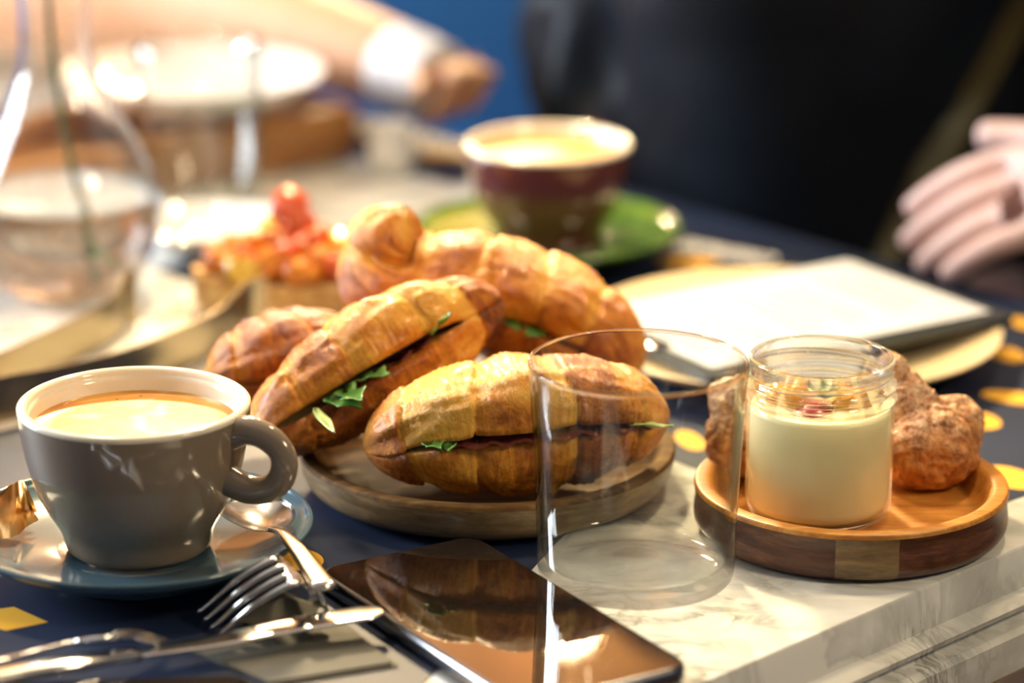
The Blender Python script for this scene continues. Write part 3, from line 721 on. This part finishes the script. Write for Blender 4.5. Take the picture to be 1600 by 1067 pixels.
# table knife: handle from the left edge, blade with its tip on the phone
kn = thing('table_knife', W(300, 1005, .004), 'steel table knife lying on the grey napkin with its tip on the phone', 'knife')
hp = catmull([W(-90, 1074, .0130), W(20, 1052, .0125), W(120, 1036, .0115), W(212, 1022, .0080)], 8)
link('handle', strip(hp, [.0085+.0035*(1-i/(len(hp)-1)) for i in range(len(hp))], .0045), 'steel', kn, world=True)
bp_ = catmull([W(212, 1022, .0080), W(330, 1003, .0078), W(450, 978, .0086), W(540, 963, .0098), W(602, 953, .0100)], 8)
nb = len(bp_); bw = [.007+.0065*min(1, i/(nb*.45)) if i < nb*.86 else .0135*max(.16, (nb-i)/(nb*.16))**.6 for i in range(nb)]
link('blade', strip(bp_, bw, .0013), 'steel', kn, world=True)
def fork(label, pts, wd, nroot, spread, tw, hw=.010, arch=.0022, nt=4):
    """pts: centre line from handle end to the tips; the tines start at index nroot; wd: direction of the width"""
    o = thing('fork', (pts[nroot].x, pts[nroot].y, 0), label, 'fork'); wd = wd.normalized()
    full = catmull(pts, 10); k0 = nroot*10; body = full[:k0+2]; n_ = len(body)
    hl = max(1, n_-11); wid = []
    for i in range(n_):
        if i < hl: wid.append(.0048+(hw-.0048)*(1-i/hl)**1.4)
        else: wid.append(.0048+(spread-.0048)*min(1, ((i-hl)/8))**.8)
    hcut = hl
    def ribbon(nm, a, b): link(nm, sweep(body[a:b], [x/2 for x in wid[a:b]], 14, flat=[.0020/x for x in wid[a:b]], sq=3.0, side_dir=wd), 'steel', o, world=True)
    ribbon('handle', 0, hcut+1); ribbon('head', hcut, n_)
    tn = full[k0:]; m_ = len(tn)
    for k in range(nt):
        f = (k/(nt-1)-.5)*(spread-tw)
        pp = [p+wd*f for p in tn]
        link('tine', sweep(pp, [tw*.5*(1-.45*(i/(m_-1))**2) for i in range(m_)], 10, flat=.75, side_dir=wd), 'steel', o, world=True)
    return o
fork('steel fork with its tines pointing down left from under the teaspoon', [W(506, 943, .0120), W(494, 931, .0125), W(475, 913, .0165), W(448, 892, .0235), W(388, 923, .0165), W(324, 976, .0030)], Vector((.48, -.84, -.24)), 3, .0195, .0032)
fork('steel fork seen from its side at the lower left corner beside the second phone', [W(-90, 1048, .0125), W(20, 1026, .0115), W(110, 1004, .0145), W(172, 993, .0160), W(210, 991, .0140), W(256, 1003, .0070)], Vector((.12, 1, -.28)), 3, .0150, .0026, hw=.012)
# teaspoon on the saucer
ts = thing('teaspoon', W(380, 805, .012), 'steel teaspoon with its bowl on the slate saucer right of the cup', 'spoon')
bc = W(404, 804, .0205); tip = W(508, 918, .0195); axs = (tip-bc).normalized(); sd_ = axs.cross(Vector((0, 0, 1))).normalized(); upv = sd_.cross(axs)
bm = bmesh.new(); NR, NA = 8, 36; rings = []
for i in range(NR+1):
    f = i/NR; ring = []
    for k in range(NA):
        a = 2*PI*k/NA; x = .0205*f*math.cos(a); y = .0142*f*math.sin(a)*(1-.16*math.cos(a)*f)
        ring.append(bm.verts.new(bc+axs*x+sd_*y+upv*(-.0052*(1-f*f)+.0010)))
        if i == 0: break
    rings.append(ring)
for a, b in zip(rings, rings[1:]):
    for k in range(NA):
        if len(a) == 1: bm.faces.new((a[0], b[k], b[(k+1) % NA]))
        else: bm.faces.new((a[k], b[k], b[(k+1) % NA], a[(k+1) % NA]))
bmesh.ops.solidify(bm, geom=bm.faces[:], thickness=.0009)
link('bowl', bm, 'steel', ts, world=True)
hp = catmull([bc+axs*.0190+upv*.0012, bc+axs*.030+upv*.0034, bc.lerp(tip, .62)+upv*.0030, tip], 8); n_ = len(hp)
link('handle', strip(hp, [.0062-.0018*math.sin(PI*min(1, i/n_*2.2)) if i < n_*.45 else .0060+.0040*((i/n_-.45)/.55) for i in range(n_)], .0022), 'steel', ts, world=True)

# serving tongs lying on edge
tg = thing('serving_tongs', W(60, 640, 0), 'wide brushed steel serving tongs lying open behind the taupe cup', 'tongs')
def band(path, h0, h1, th=.0012, z=.0006):
    bm = bmesh.new(); rows = []; N_ = len(path)
    for i, p in enumerate(path):
        T_ = (path[min(i+1, N_-1)]-path[max(i-1, 0)]).normalized(); nn_ = Vector((-T_.y, T_.x, 0))*th/2; h = h0[i] if isinstance(h0, list) else h0
        rows.append([bm.verts.new(Vector((p.x, p.y, 0))+a) for a in (nn_+Vector((0, 0, z)), nn_+Vector((0, 0, z+h)), -nn_+Vector((0, 0, z+h)), -nn_+Vector((0, 0, z)))])
    for a, b in zip(rows, rows[1:]):
        for k in range(4): bm.faces.new((a[k], a[(k+1) % 4], b[(k+1) % 4], b[k]))
    bm.faces.new(rows[0][::-1]); bm.faces.new(rows[-1]); return bm
pl = catmull([W(x, y) for x, y in ((-70, 690), (0, 662), (100, 642), (210, 612), (310, 568), (352, 545))], 8)
link('arm', band(pl, .0205, 0), 'warm_steel', tg, world=True, smooth=30)
pu = catmull([W(x, y) for x, y in ((-70, 690), (-92, 672), (-70, 646), (0, 622), (80, 585), (150, 550), (176, 535))], 8)
link('arm', band(pu, .0205, 0), 'warm_steel', tg, world=True, smooth=30)
ph = catmull([W(x, y) for x, y in ((352, 545), (372, 535), (392, 526), (416, 523))], 6); n_ = len(ph)
link('scoop_end', band(ph, [.0205+.008*math.sin(PI*.5*i/(n_-1)) for i in range(n_)], 0), 'warm_steel', tg, world=True, smooth=30)
ph = catmull([W(x, y) for x, y in ((176, 535), (190, 524), (200, 512), (214, 508))], 6)
link('scoop_end', band(ph, [.0205+.007*math.sin(PI*.6*i/(n_-1)) for i in range(n_)], 0), 'warm_steel', tg, world=True, smooth=30)

# torn foil packet on the saucer, left of the cup
fp = thing('foil_packet', W(30, 830, .012), 'torn gold foil packet standing open on the slate saucer left of the cup', 'wrapper')
def sheet(rows, th=.0004):
    bm = bmesh.new(); vv = [[bm.verts.new(p) for p in r] for r in rows]
    for a, b in zip(vv, vv[1:]):
        for k in range(len(a)-1): bm.faces.new((a[k], b[k], b[k+1], a[k+1]))
    bmesh.ops.solidify(bm, geom=bm.faces[:], thickness=th); return bm
lo = catmull([W(-25, 838, .0165), W(5, 842, .0155), W(28, 836, .0150), W(42, 823, .0150), W(60, 812, .0160)], 6)
hi = catmull([W(-25, 798, .0270), W(6, 772, .0270), W(27, 752, .0280), W(40, 757, .0270), W(44, 780, .0250)], 6)
rows = [[a.lerp(b, q/5)+Vector((0, 0, .0007*noise.noise(Vector((i*.5, q, 3))))) for q in range(6)] for i, (a, b) in enumerate(zip(lo, hi))]
link('front_face', sheet(rows), 'gold_foil', fp, world=True, smooth=30)
lo2 = catmull([W(-30, 815, .0170), W(0, 812, .0170), W(30, 806, .0170), W(58, 803, .0170)], 8)
hi2 = catmull([W(-30, 790, .026), W(0, 772, .0260), W(22, 757, .0270), W(44, 770, .0250)], 8)
rows = [[a.lerp(b, q/5)+Vector((0, .002+.0006*noise.noise(Vector((i*.4, q, 8))), 0)) for q in range(6)] for i, (a, b) in enumerate(zip(lo2, hi2))]
link('back_face', sheet(rows), 'gold_foil', fp, world=True, smooth=30)

# ------------------------------------------------------------------ vase with a green stem
VB = W(105, 452, 0)+Vector((0, 0, .0006))
vs_ = thing('glass_vase', VB, 'round bellied clear glass vase half full of water with a narrow neck', 'vase')
vo_ = [(.022, .0), (.030, .0012), (.040, .010), (.0475, .026), (.0490, .042), (.0450, .060), (.036, .078), (.0265, .095), (.0200, .112), (.0175, .130), (.0185, .155), (.0225, .180), (.0275, .200)]
op = smooth_prof(vo_, 6); wall = .0018
inp = [(max(0, r-wall), z+(.004 if i < 6 else 0)) for i, (r, z) in enumerate(op)][::-1]
link('glass', lathe([(0, .0015)]+op+[(.0270, .2010)]+inp+[(0, .0045)], 96), 'vase_glass', vs_)
wz = .050; wat = [(0, .0052)]+[(r-wall+.0003, z+(.0032 if i < 6 else 0)) for i, (r, z) in enumerate(op) if .0012 < z < wz]
link('water', lathe(wat+[(wat[-1][0], wz), (0, wz)], 72), 'water', vs_)
fs = thing('flower_stem', VB+Vector((0, 0, .006)), 'long green stem with a small leaf standing in the glass vase', 'flower stem')
sp_ = catmull([Vector((.012, -.004, .006)), Vector((.007, 0, .045)), Vector((.000, 0, .09)), Vector((-.003, .002, .13)), Vector((-.002, .002, .2)), Vector((.002, .0, .27))], 8)
link('stem', sweep(sp_, .0016, 10), 'vase_stem', fs, loc=(0, 0, 0))
bm = leaf_mesh(.026, .011, 3, .4); bm.transform(Matrix.Translation((.010, -.006, .022)) @ Matrix.Rotation(.5, 4, 'Z') @ Matrix.Rotation(.9, 4, 'Y')); link('leaf', bm, 'leaf', fs)
for k in range(3):
    bm = leaf_mesh(.05, .018, 11+k, .5); bm.transform(Matrix.Translation((0, 0, .235+.012*k)) @ Matrix.Rotation(2.1*k, 4, 'Z') @ Matrix.Rotation(-.6, 4, 'Y')); link('leaf', bm, 'leaf', fs)

# ------------------------------------------------------------------ open toast with tomato, small bowl
BT = W(455, 482, 0)
pb = link('small_white_plate', lathe(smooth_prof([(.016, 0), (.020, .0004), (.033, .006), (.0405, .0135), (.0415, .0143), (.0405, .0148), (.033, .0085), (.020, .0028)], 5)+[(0, .0026)], 72), 'white_glaze', None, W(322, 388, 0)+Vector((0, 0, .0006)))
tag(pb, 'small white dish between the glass vase and the tomato toast', 'plate')
br = thing('tomato_toast', BT+Vector((0, 0, .0006)), 'toasted bread topped with diced tomato, mozzarella and basil behind the croissants', 'toast')
def slice_(c, rx, ry, h, rot, seed, nm):
    pts = []
    for k in range(36):
        a = 2*PI*k/36; rr = 1+.07*noise.noise(Vector((math.cos(a)*1.5, math.sin(a)*1.5, seed)))
        x, y = rx*rr*math.copysign(abs(math.cos(a))**.75, math.cos(a)), ry*rr*math.copysign(abs(math.sin(a))**.75, math.sin(a)); pts.append((x*math.cos(rot)-y*math.sin(rot), x*math.sin(rot)+y*math.cos(rot)))
    bm = poly_slab(pts, 0, h, bevel=.003)
    for v in bm.verts: v.co += Vector((0, 0, .0012*noise.noise(v.co*200)))
    bm.transform(Matrix.Translation(c)); return link(nm, bm, 'bread', br, smooth=50)
slice_((.000, .004, .0085), .044, .026, .0125, -.15, 1, 'bread_slice'); slice_((-.030, -.004, .0045), .016, .018, .016, .5, 2, 'bread_crust'); slice_((.012, -.024, .0005), .026, .010, .019, .12, 5, 'bread_crust')
rr_ = random.Random(5)
for k in range(64):
    a = rr_.uniform(0, 2*PI); q = rr_.random()**.6; x = .040*q*math.cos(a)+.004; y = .021*q*math.sin(a)-.004; z = .0250+(1-q)*.024*rr_.uniform(.4, 1)
    m_ = rr_.choice(['tomato', 'orange_tomato', 'orange_tomato', 'tomato', 'tomato', 'orange_tomato', 'yellow_pepper', 'orange_tomato'])
    cube_bit({'tomato': 'tomato_cube', 'orange_tomato': 'tomato_cube', 'mozzarella': 'mozzarella_cube', 'yellow_pepper': 'pepper_cube'}[m_], (x, y, z), .0145, m_, br, 100+k)
cube_bit('tomato_wedge', (.000, 0, .052), .017, 'tomato', br, 301)
for k, (x, y, z) in enumerate([(-.026, -.016, .022), (.022, -.012, .028), (-.006, .006, .036)]):
    bm = leaf_mesh(.012, .007, k, .4); bm.transform(Matrix.Translation((x, y, z)) @ Matrix.Rotation(k*2., 4, 'Z')); link('basil_leaf', bm, 'leaf', br)

# ------------------------------------------------------------------ cream plate with the menu on a clipboard
cp = link('cream_plate', lathe(smooth_prof([(.050, .0), (.058, .0006), (.085, .0075), (.0965, .0135), (.0982, .0147), (.0968, .0154), (.082, .0118), (.066, .0082), (.055, .0072)], 5)+[(0, .0070)], 96), 'plate_cream', None, (.129, 1.368, .0006))
tag(cp, 'shallow cream plate lying under the menu card', 'plate')
L_, T_, R_c = W(938, 494, .0215), W(1325, 402, .0215), W(1548, 483, .0215)
ux = (R_c-T_); uy = (L_-T_); ux = Vector((ux.x, ux.y, 0)); uy = Vector((uy.x, uy.y, 0)); wx, wy = ux.length, uy.length; ux.normalize(); uy = (uy-ux*uy.dot(ux)).normalized()
cb = thing('clipboard', (T_.x, T_.y, .016), 'thin dark clipboard lying on the cream plate under the white menu', 'clipboard')
cc = Vector((T_.x, T_.y, 0))+ux*(wx/2+.003)+uy*(wy/2)
bm = poly_slab([p.xy for p in rounded_rect(cc, ux, uy, wx/2+.007, wy/2+.007, .004)], .0163, .0196); link('board', bm, 'black_board', cb, smooth=30, world=True)
clip = bmesh.new(); cq = Vector((T_.x, T_.y, .0206))+ux*(wx/2)+uy*(wy+.001)
bm = box((0, 0, 0), (.034, .010, .002), bevel=.0008); bm.transform(Matrix.Translation(cq) @ Matrix((ux, uy, Vector((0, 0, 1)))).transposed().to_4x4()); link('clip', bm, 'steel', cb, smooth=40, world=True)
mn = thing('menu_sheet', (T_.x, T_.y, .020), 'white menu sheet with faint grey lines of text on the clipboard', 'menu')
cs = Vector((T_.x, T_.y, 0))+ux*wx/2+uy*wy/2
link('paper', poly_slab([(cs+ux*a*wx/2+uy*b*wy/2).xy for a, b in ((1, 1), (-1, 1), (-1, -1), (1, -1))], .0199, .0204), 'white_paper', mn, smooth=False, world=True)
rl = random.Random(3); lines = bmesh.new()
for q in range(15):
    if q in (3, 9): continue
    y_ = -.40+.058*q; ln = rl.uniform(.25, .34) if q % 3 else .2; x0, x1 = -ln, ln
    x = x0
    while x < x1:
        wd = rl.uniform(.03, .09); poly_slab([(cs+ux*a*wx+uy*b*wy).xy for a, b in ((x, y_), (min(x+wd, x1), y_), (min(x+wd, x1), y_+.014), (x, y_+.014))], .02041, .02046, lines); x += wd+.02
tl_ = link('printed_text', lines, 'text_grey', mn, smooth=False, world=True)

# ------------------------------------------------------------------ back left: wooden tray with a white plate, drinking glass, creamer
A_ = Vector((-.085, 1.757)); e_ = Vector((-.77, -.64)).normalized(); f_ = Vector((-.64, .77)).normalized()
tr = thing('wooden_tray', (A_.x, A_.y, 0), 'warm brown wooden tray under the large white plate at the back left', 'tray')
cT = A_+e_*.14+f_*.062
RZ = Matrix(((e_.x, f_.x, 0, 0), (e_.y, f_.y, 0, 0), (0, 0, 1, 0), (0, 0, 0, 1)))
def tbox(nm, c, s, b=.002):
    bm = box((0, 0, 0), s, bevel=b); bm.transform(Matrix.Translation((cT.x, cT.y, 0)) @ RZ @ Matrix.Translation(c)); return link(nm, bm, 'tray_wood', tr, smooth=35, world=True)
tbox('base', (0, 0, .006), (.27, .116, .010))
tbox('side', (0, -.0545, .0215), (.27, .009, .0205)); tbox('side', (0, .0545, .0215), (.27, .009, .0205)); tbox('side', (-.1305, 0, .0215), (.009, .099, .0205)); tbox('side', (.1305, 0, .0215), (.009, .099, .0205))
wp = link('white_plate', lathe(smooth_prof([(.038, .0), (.044, .001), (.066, .011), (.0735, .0185), (.0750, .0200), (.0735, .0206), (.060, .0135), (.042, .0065), (.03, .0056)], 5)+[(0, .0055)], 80), 'white_glaze', None, (D(305, 130, 1.752).x, 1.752, .0325))
tag(wp, 'large white rimmed plate on the wooden tray at the back left', 'plate')
dg_ = link('drinking_glass', lathe([(0, .0010), (.026, .0004), (.0300, .001), (.0312, .004), (.0350, .085), (.0353, .0952), (.0345, .0956), (.0338, .085), (.0298, .010), (.027, .0075), (0, .007)], 96), 'thin_glass', None, (D(312, 320, 1.618).x, 1.634, .0006))
tag(dg_, 'tall clear drinking glass in front of the white plate', 'glass')
cr = thing('milk_jug', W(612, 268, 0)+Vector((0, 0, .0008)), 'tiny white porcelain milk jug behind the croissants', 'jug')
link('body', lathe(smooth_prof([(.009, 0), (.0115, .001), (.0135, .010), (.0115, .020), (.0125, .0265), (.0115, .0268), (.0102, .020), (.012, .010), (.008, .003)], 5)+[(0, .003)], 40), 'white_glaze', cr)
link('handle', sweep(catmull([Vector((.0118, .004, .022)), Vector((.019, .006, .021)), Vector((.0195, .006, .012)), Vector((.0125, .004, .007))], 6), .0013, 10), 'white_glaze', cr)

# ------------------------------------------------------------------ people
def skin_body(name, chains, m, parent, levels=2, root=0, disp=None):
    """chains: lists of (point, radius); the first point of a later chain may be an index tuple ('at', i) to branch"""
    verts, rad, edges = [], [], []
    for ch in chains:
        prev = None
        for it in ch:
            if it[0] == 'at': prev = it[1]; continue
            verts.append(Vector(it[0])); rad.append(it[1])
            if prev is not None: edges.append((prev, len(verts)-1))
            prev = len(verts)-1
    me = bpy.data.meshes.new(name); me.from_pydata([v for v in verts], edges, []); me.update()
    o = bpy.data.objects.new(name, me); COL.objects.link(o)
    md = o.modifiers.new('skin', 'SKIN'); md.use_smooth_shade = True
    for i, r in enumerate(rad):
        sv = me.skin_vertices[0].data[i]; sv.radius = (r, r) if not isinstance(r, tuple) else r; sv.use_root = (i == root)
    sb = o.modifiers.new('subdivision', 'SUBSURF'); sb.levels = levels; sb.render_levels = levels
    dg = bpy.context.evaluated_depsgraph_get(); me2 = bpy.data.meshes.new_from_object(o.evaluated_get(dg)); bpy.data.objects.remove(o)
    if disp:
        amp, sc, seed = disp
        me2.update()
        nr = [v.normal.copy() for v in me2.vertices]
        for v, n_ in zip(me2.vertices, nr):
            p = v.co; f = noise.noise(Vector((p.x*sc+seed, p.y*sc, p.z*sc*.6)))+.5*noise.noise(Vector((p.x*sc*2.3, p.y*sc*2.3+seed, p.z*sc*1.5)))
            v.co = p+n_*amp*(1-2*abs(f))
    return link(name, me2, m, parent, world=parent is not None)
def hand_mesh(wrist, fdir, palm_n, size=1.0, curl=.5, thumb_side=1, grip=(.9, 1.0, 1.05, .95)):
    """palm and five fingers as one bmesh-free skinned body; returns chains"""
    f = fdir.normalized(); n_ = palm_n.normalized(); s = f.cross(n_).normalized()*thumb_side
    k = size; ch = [[(wrist-f*.02*k, .024*k), (wrist, (.027*k, .019*k)), (wrist+f*.035*k, (.036*k, .016*k)), (wrist+f*.058*k, (.037*k, .014*k))]]
    fingers = []
    for i, (off, ln, r) in enumerate(((.029, .072, .0088), (.010, .080, .0092), (-.010, .075, .0088), (-.028, .060, .0078))):
        p = wrist+f*.062*k+s*off*k; c = curl*grip[i]; d = f; pts = [(p, r*k*1.05)]
        for seg in (.45, .32, .23):
            d = (d*math.cos(c*.8)+n_*math.sin(c*.8)).normalized(); nn2 = (n_-d*n_.dot(d)).normalized(); p = p+d*ln*seg*k; pts.append((p, r*k*(1.0-.12*(seg < .4)-.1*(seg < .3))))
            n_loc = nn2; f_ = d
            c = c; n_2 = n_loc
            n_ = palm_n.normalized()
        fingers.append(pts)
    tb_ = wrist+f*.018*k+s*.024*k; td = (f*.62+s*.70+n_*.30).normalized()
    fingers.append([(tb_, .013*k), (tb_+td*.030*k, .0115*k), (tb_+td*.052*k+f*.006*k, .0100*k), (tb_+td*.066*k+f*.018*k, .0085*k)])
    return ch, fingers
def add_hand(nm, parent, wrist, fdir, pn, m, size=1.0, curl=.5, thumb=1):
    ch, fg = hand_mesh(wrist, fdir, pn, size, curl, thumb)
    # one skinned body: palm chain, every finger rooted inside the palm
    chains = [ch[0]]
    base = len(ch[0])-1
    for pts in fg: chains.append([('at', base)]+pts)
    o = skin_body(nm, chains, m, parent, 2, 1); return o

Vv = Vector
def person(label, pel, face, shoulder_w, armL, armR, cloth, skin, legs_m, disp, ar=1.0):
    """pel: pelvis point; face: facing direction (xy); arm: (elbow, wrist)"""
    f = Vv((*face, 0)).normalized(); r = Vv((f.y, -f.x, 0)); Z = Vv((0, 0, 1))
    o = thing('person', (pel.x, pel.y, Z0), label, 'person')
    chest = pel+Z*.33+f*.02; neck = pel+Z*.52+f*.03; head = pel+Z*.66+f*.06
    # body: one continuous skinned figure (torso, neck, head, arms, legs)
    hipR, hipL = pel+r*.09, pel-r*.09
    kneeR, kneeL = hipR+f*.40+r*.03-Z*.02, hipL+f*.40-r*.03-Z*.02
    sR, sL = pel+Z*.47+r*shoulder_w, pel+Z*.47-r*shoulder_w
    body = [[(pel, .125), (pel+Z*.17, (.125, .105)), (chest, (.145, .11)), (pel+Z*.46+f*.02, (.10, .085)), (neck, .055), (neck+Z*.06+f*.01, .054), (head-Z*.03, .078), (head+Z*.04, .092), (head+Z*.10, .07)]]
    body.append([('at', 0), (hipR+f*.1, .085), (kneeR, .062), (Vv((kneeR.x, kneeR.y, Z0+.10)), .045), (Vv((kneeR.x, kneeR.y, Z0+.05))+f*.02, .04), (Vv((kneeR.x, kneeR.y, Z0+.035))+f*.14, .035)])
    body.append([('at', 0), (hipL+f*.1, .085), (kneeL, .062), (Vv((kneeL.x, kneeL.y, Z0+.10)), .045), (Vv((kneeL.x, kneeL.y, Z0+.05))+f*.02, .04), (Vv((kneeL.x, kneeL.y, Z0+.035))+f*.14, .035)])
    for s_, (el, wr) in ((sR, armR), (sL, armL)):
        body.append([('at', 3), (s_, .055), (s_.lerp(el, .5), .047), (el, .041), (el.lerp(wr, .5), .036), (wr, .026)])
    skin_body('body', body, skin, o, 2, 0)
    # jacket and trousers as clothing over the body
    jk = [[(pel+Z*.05, (.150, .135)), (pel+Z*.15, (.152, .132)), (chest, (.166, .132)), (pel+Z*.455+f*.02, (.118, .10)), (pel+Z*.50+f*.02, .075)]]
    for s_, (el, wr) in ((sR, armR), (sL, armL)):
        jk.append([('at', 3), (s_, .075), (s_.lerp(el, .5), .062), (el, .054*ar), (el.lerp(wr, .5), .048*ar), (el.lerp(wr, .90), .043*ar)])
    j = skin_body('jacket', jk, cloth, o, 3, 0, disp)
    tr_ = [[(pel+Z*.02, .135)]]
    for kn_, hp_ in ((kneeR, hipR), (kneeL, hipL)):
        tr_.append([('at', 0), (hp_+f*.1-Z*.022, .092), (kn_, .073), (Vv((kn_.x, kn_.y, Z0+.30)), .062), (Vv((kn_.x, kn_.y, Z0+.11)), .056)])
    skin_body('trousers', tr_, legs_m, o, 2, 0)
    for kn_ in (kneeR, kneeL):
        q = Vv((kn_.x, kn_.y, Z0+.045)); skin_body('shoe', [[(q-f*.03, (.045, .045)), (q+f*.06, .042), (q+f*.15-Z*.008, (.042, .033)), (q+f*.19-Z*.012, .025)]], 'black_board', o, 2, 0)
    # face and hair
    hc = head+Z*.03
    skin_body('hair', [[(hc+Z*.055-f*.015, (.088, .09)), (hc+Z*.02-f*.05, .075), (hc-Z*.04-f*.05, .06)]], 'hair', o, 2, 0)
    for sg in (1, -1):
        e_b = bmesh.new(); bmesh.ops.create_uvsphere(e_b, u_segments=16, v_segments=10, radius=.012); e_b.transform(Matrix.Translation(hc+f*.083+r*.032*sg-Z*.002)); link('eye', e_b, 'white_glaze', o, world=True)
        skin_body('ear', [[(hc+r*.088*sg+Z*.015, (.012, .02)), (hc+r*.090*sg-Z*.025, .010)]], skin, o, 2, 0)
    skin_body('nose', [[(hc+f*.088+Z*.0, .010), (hc+f*.108-Z*.035, .013), (hc+f*.092-Z*.042, .012)]], skin, o, 2, 0)
    skin_body('mouth', [[(hc+f*.086-Z*.065+r*.024, .004), (hc+f*.092-Z*.065, .0075), (hc+f*.086-Z*.065-r*.024, .004)]], 'ham', o, 2, 0)
    return o, f, r
# person in black on the far right side
pel = Vv((.215, 1.785, -.165)); fb = (-.76, -.65)
pb_, f1, r1 = person('person in a black jacket seated behind the green saucer, left hand on the table edge', pel, fb, .17, (Vv((.470, 1.54, .065)), Vv((.318, 1.484, .054))), (Vv((.062, 1.865, .050)), Vv((.090, 1.735, -.06))), 'black_jacket', 'skin', 'black_jacket', (.014, 12, 2))
hd1 = add_hand('left_hand', pb_, Vv((.318, 1.492, .052)), Vv((-1, -.02, -.08)), Vv((-.1, .46, -.85)), 'skin', .94, .50, -1)
add_hand('right_hand', pb_, Vv((.090, 1.73, -.065)), Vv((.1, -.2, -.9)), Vv((-.6, -.3, .3)), 'skin', 1.0, .4, 1)
# white cuff and olive strip painting warm light on the front edge of the open jacket
jm = [c for c in pb_.children if c.name.startswith('jacket')][0]
from mathutils.bvhtree import BVHTree
M_j = mw(pb_); bv = BVHTree.FromPolygons([M_j @ v.co for v in jm.data.vertices], [tuple(p.vertices) for p in jm.data.polygons])
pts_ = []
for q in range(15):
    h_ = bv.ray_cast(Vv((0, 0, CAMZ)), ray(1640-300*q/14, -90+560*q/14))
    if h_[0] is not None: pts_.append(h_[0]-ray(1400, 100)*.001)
if len(pts_) > 3: link('jacket_edge', sweep(pts_, .014, 12, up=Vv((-f1.x, -f1.y, 0)), flat=.22), 'lit_edge_olive', pb_, world=True)
skin_body('shirt_cuff', [[(Vv((.368, 1.500, .056)), .037), (Vv((.345, 1.490, .055)), .035), (Vv((.336, 1.487, .055)), .034)]], 'white_cotton', pb_, 2, 0)
wt = thing('wristwatch', Vv((.322, 1.491, .080)), 'teal wristwatch with a metal case on the wrist at the right edge', 'watch')
bm = bmesh.new(); bmesh.ops.create_cone(bm, cap_ends=True, segments=32, radius1=.014, radius2=.0135, depth=.006); bmesh.ops.bevel(bm, geom=bm.edges[:], offset=.001, segments=2, affect='EDGES')
link('case', bm, 'steel', wt, smooth=40)
sp2 = [Vv((0, .031*math.cos(a), .029*math.sin(a)-.026)) for a in [2*PI*k/40 for k in range(41)]]
link('strap', sweep(sp2, [.009]*41, 12, up=Vv((1, 0, 0)), flat=.25), 'teal_plastic', wt)
# person in tan on the far left side
pel2 = Vv((-.47, 2.37, -.165))
pt_, f2, r2 = person('person in a tan woollen coat with a white cuff, forearm along the far table edge', pel2, (-.0, -1.0), .17, (D(140, -70, 1.97), D(672, 122, 1.80)), (Vv((-.40, 2.00, .058)), Vv((-.155, 1.900, .049))), 'tan_wool', 'skin_warm', 'denim', (.002, 12, 5), .62)
hdx = Vv((.75, -.66, 0)).normalized()
add_hand('left_hand', pt_, D(678, 122, 1.80)+Vv((0, 0, .006)), Vv((.45, -.45, .02)), Vv((-.5, .4, -.6)), 'skin_warm', .52, 1.6, -1)
link('shirt_cuff', sweep(catmull([D(618, 103, 1.815), D(655, 118, 1.80), D(684, 130, 1.79)], 4), [.0255]*5+[.0245]*4, 24), 'white_cotton', pt_, world=True)
add_hand('right_hand', pt_, Vv((-.150, 1.897, .046)), Vv((.8, -.45, -.12)), Vv((0, 0, -1)), 'skin_warm', .62, .4, 1)
# seats under them
for (c, rot, lb) in ((Vv((.235, 1.81)), .8, 'dark round stool under the person in black'), (Vv((-.47, 2.375)), 0, 'dark round stool under the person in tan')):
    st = thing('round_stool', (c.x, c.y, Z0+.001), lb, 'stool', None, rot)
    link('seat', lathe([(0, .385), (.16, .385), (.17, .390), (.17, .402), (.155, .404), (0, .404)], 40), 'black_board', st, smooth=40)
    for k in range(4):
        a = PI/4+k*PI/2; link('leg', sweep([Vv((.17*math.cos(a), .17*math.sin(a), 0)), Vv((.12*math.cos(a), .12*math.sin(a), .386))], .013, 12), 'gunmetal', st)
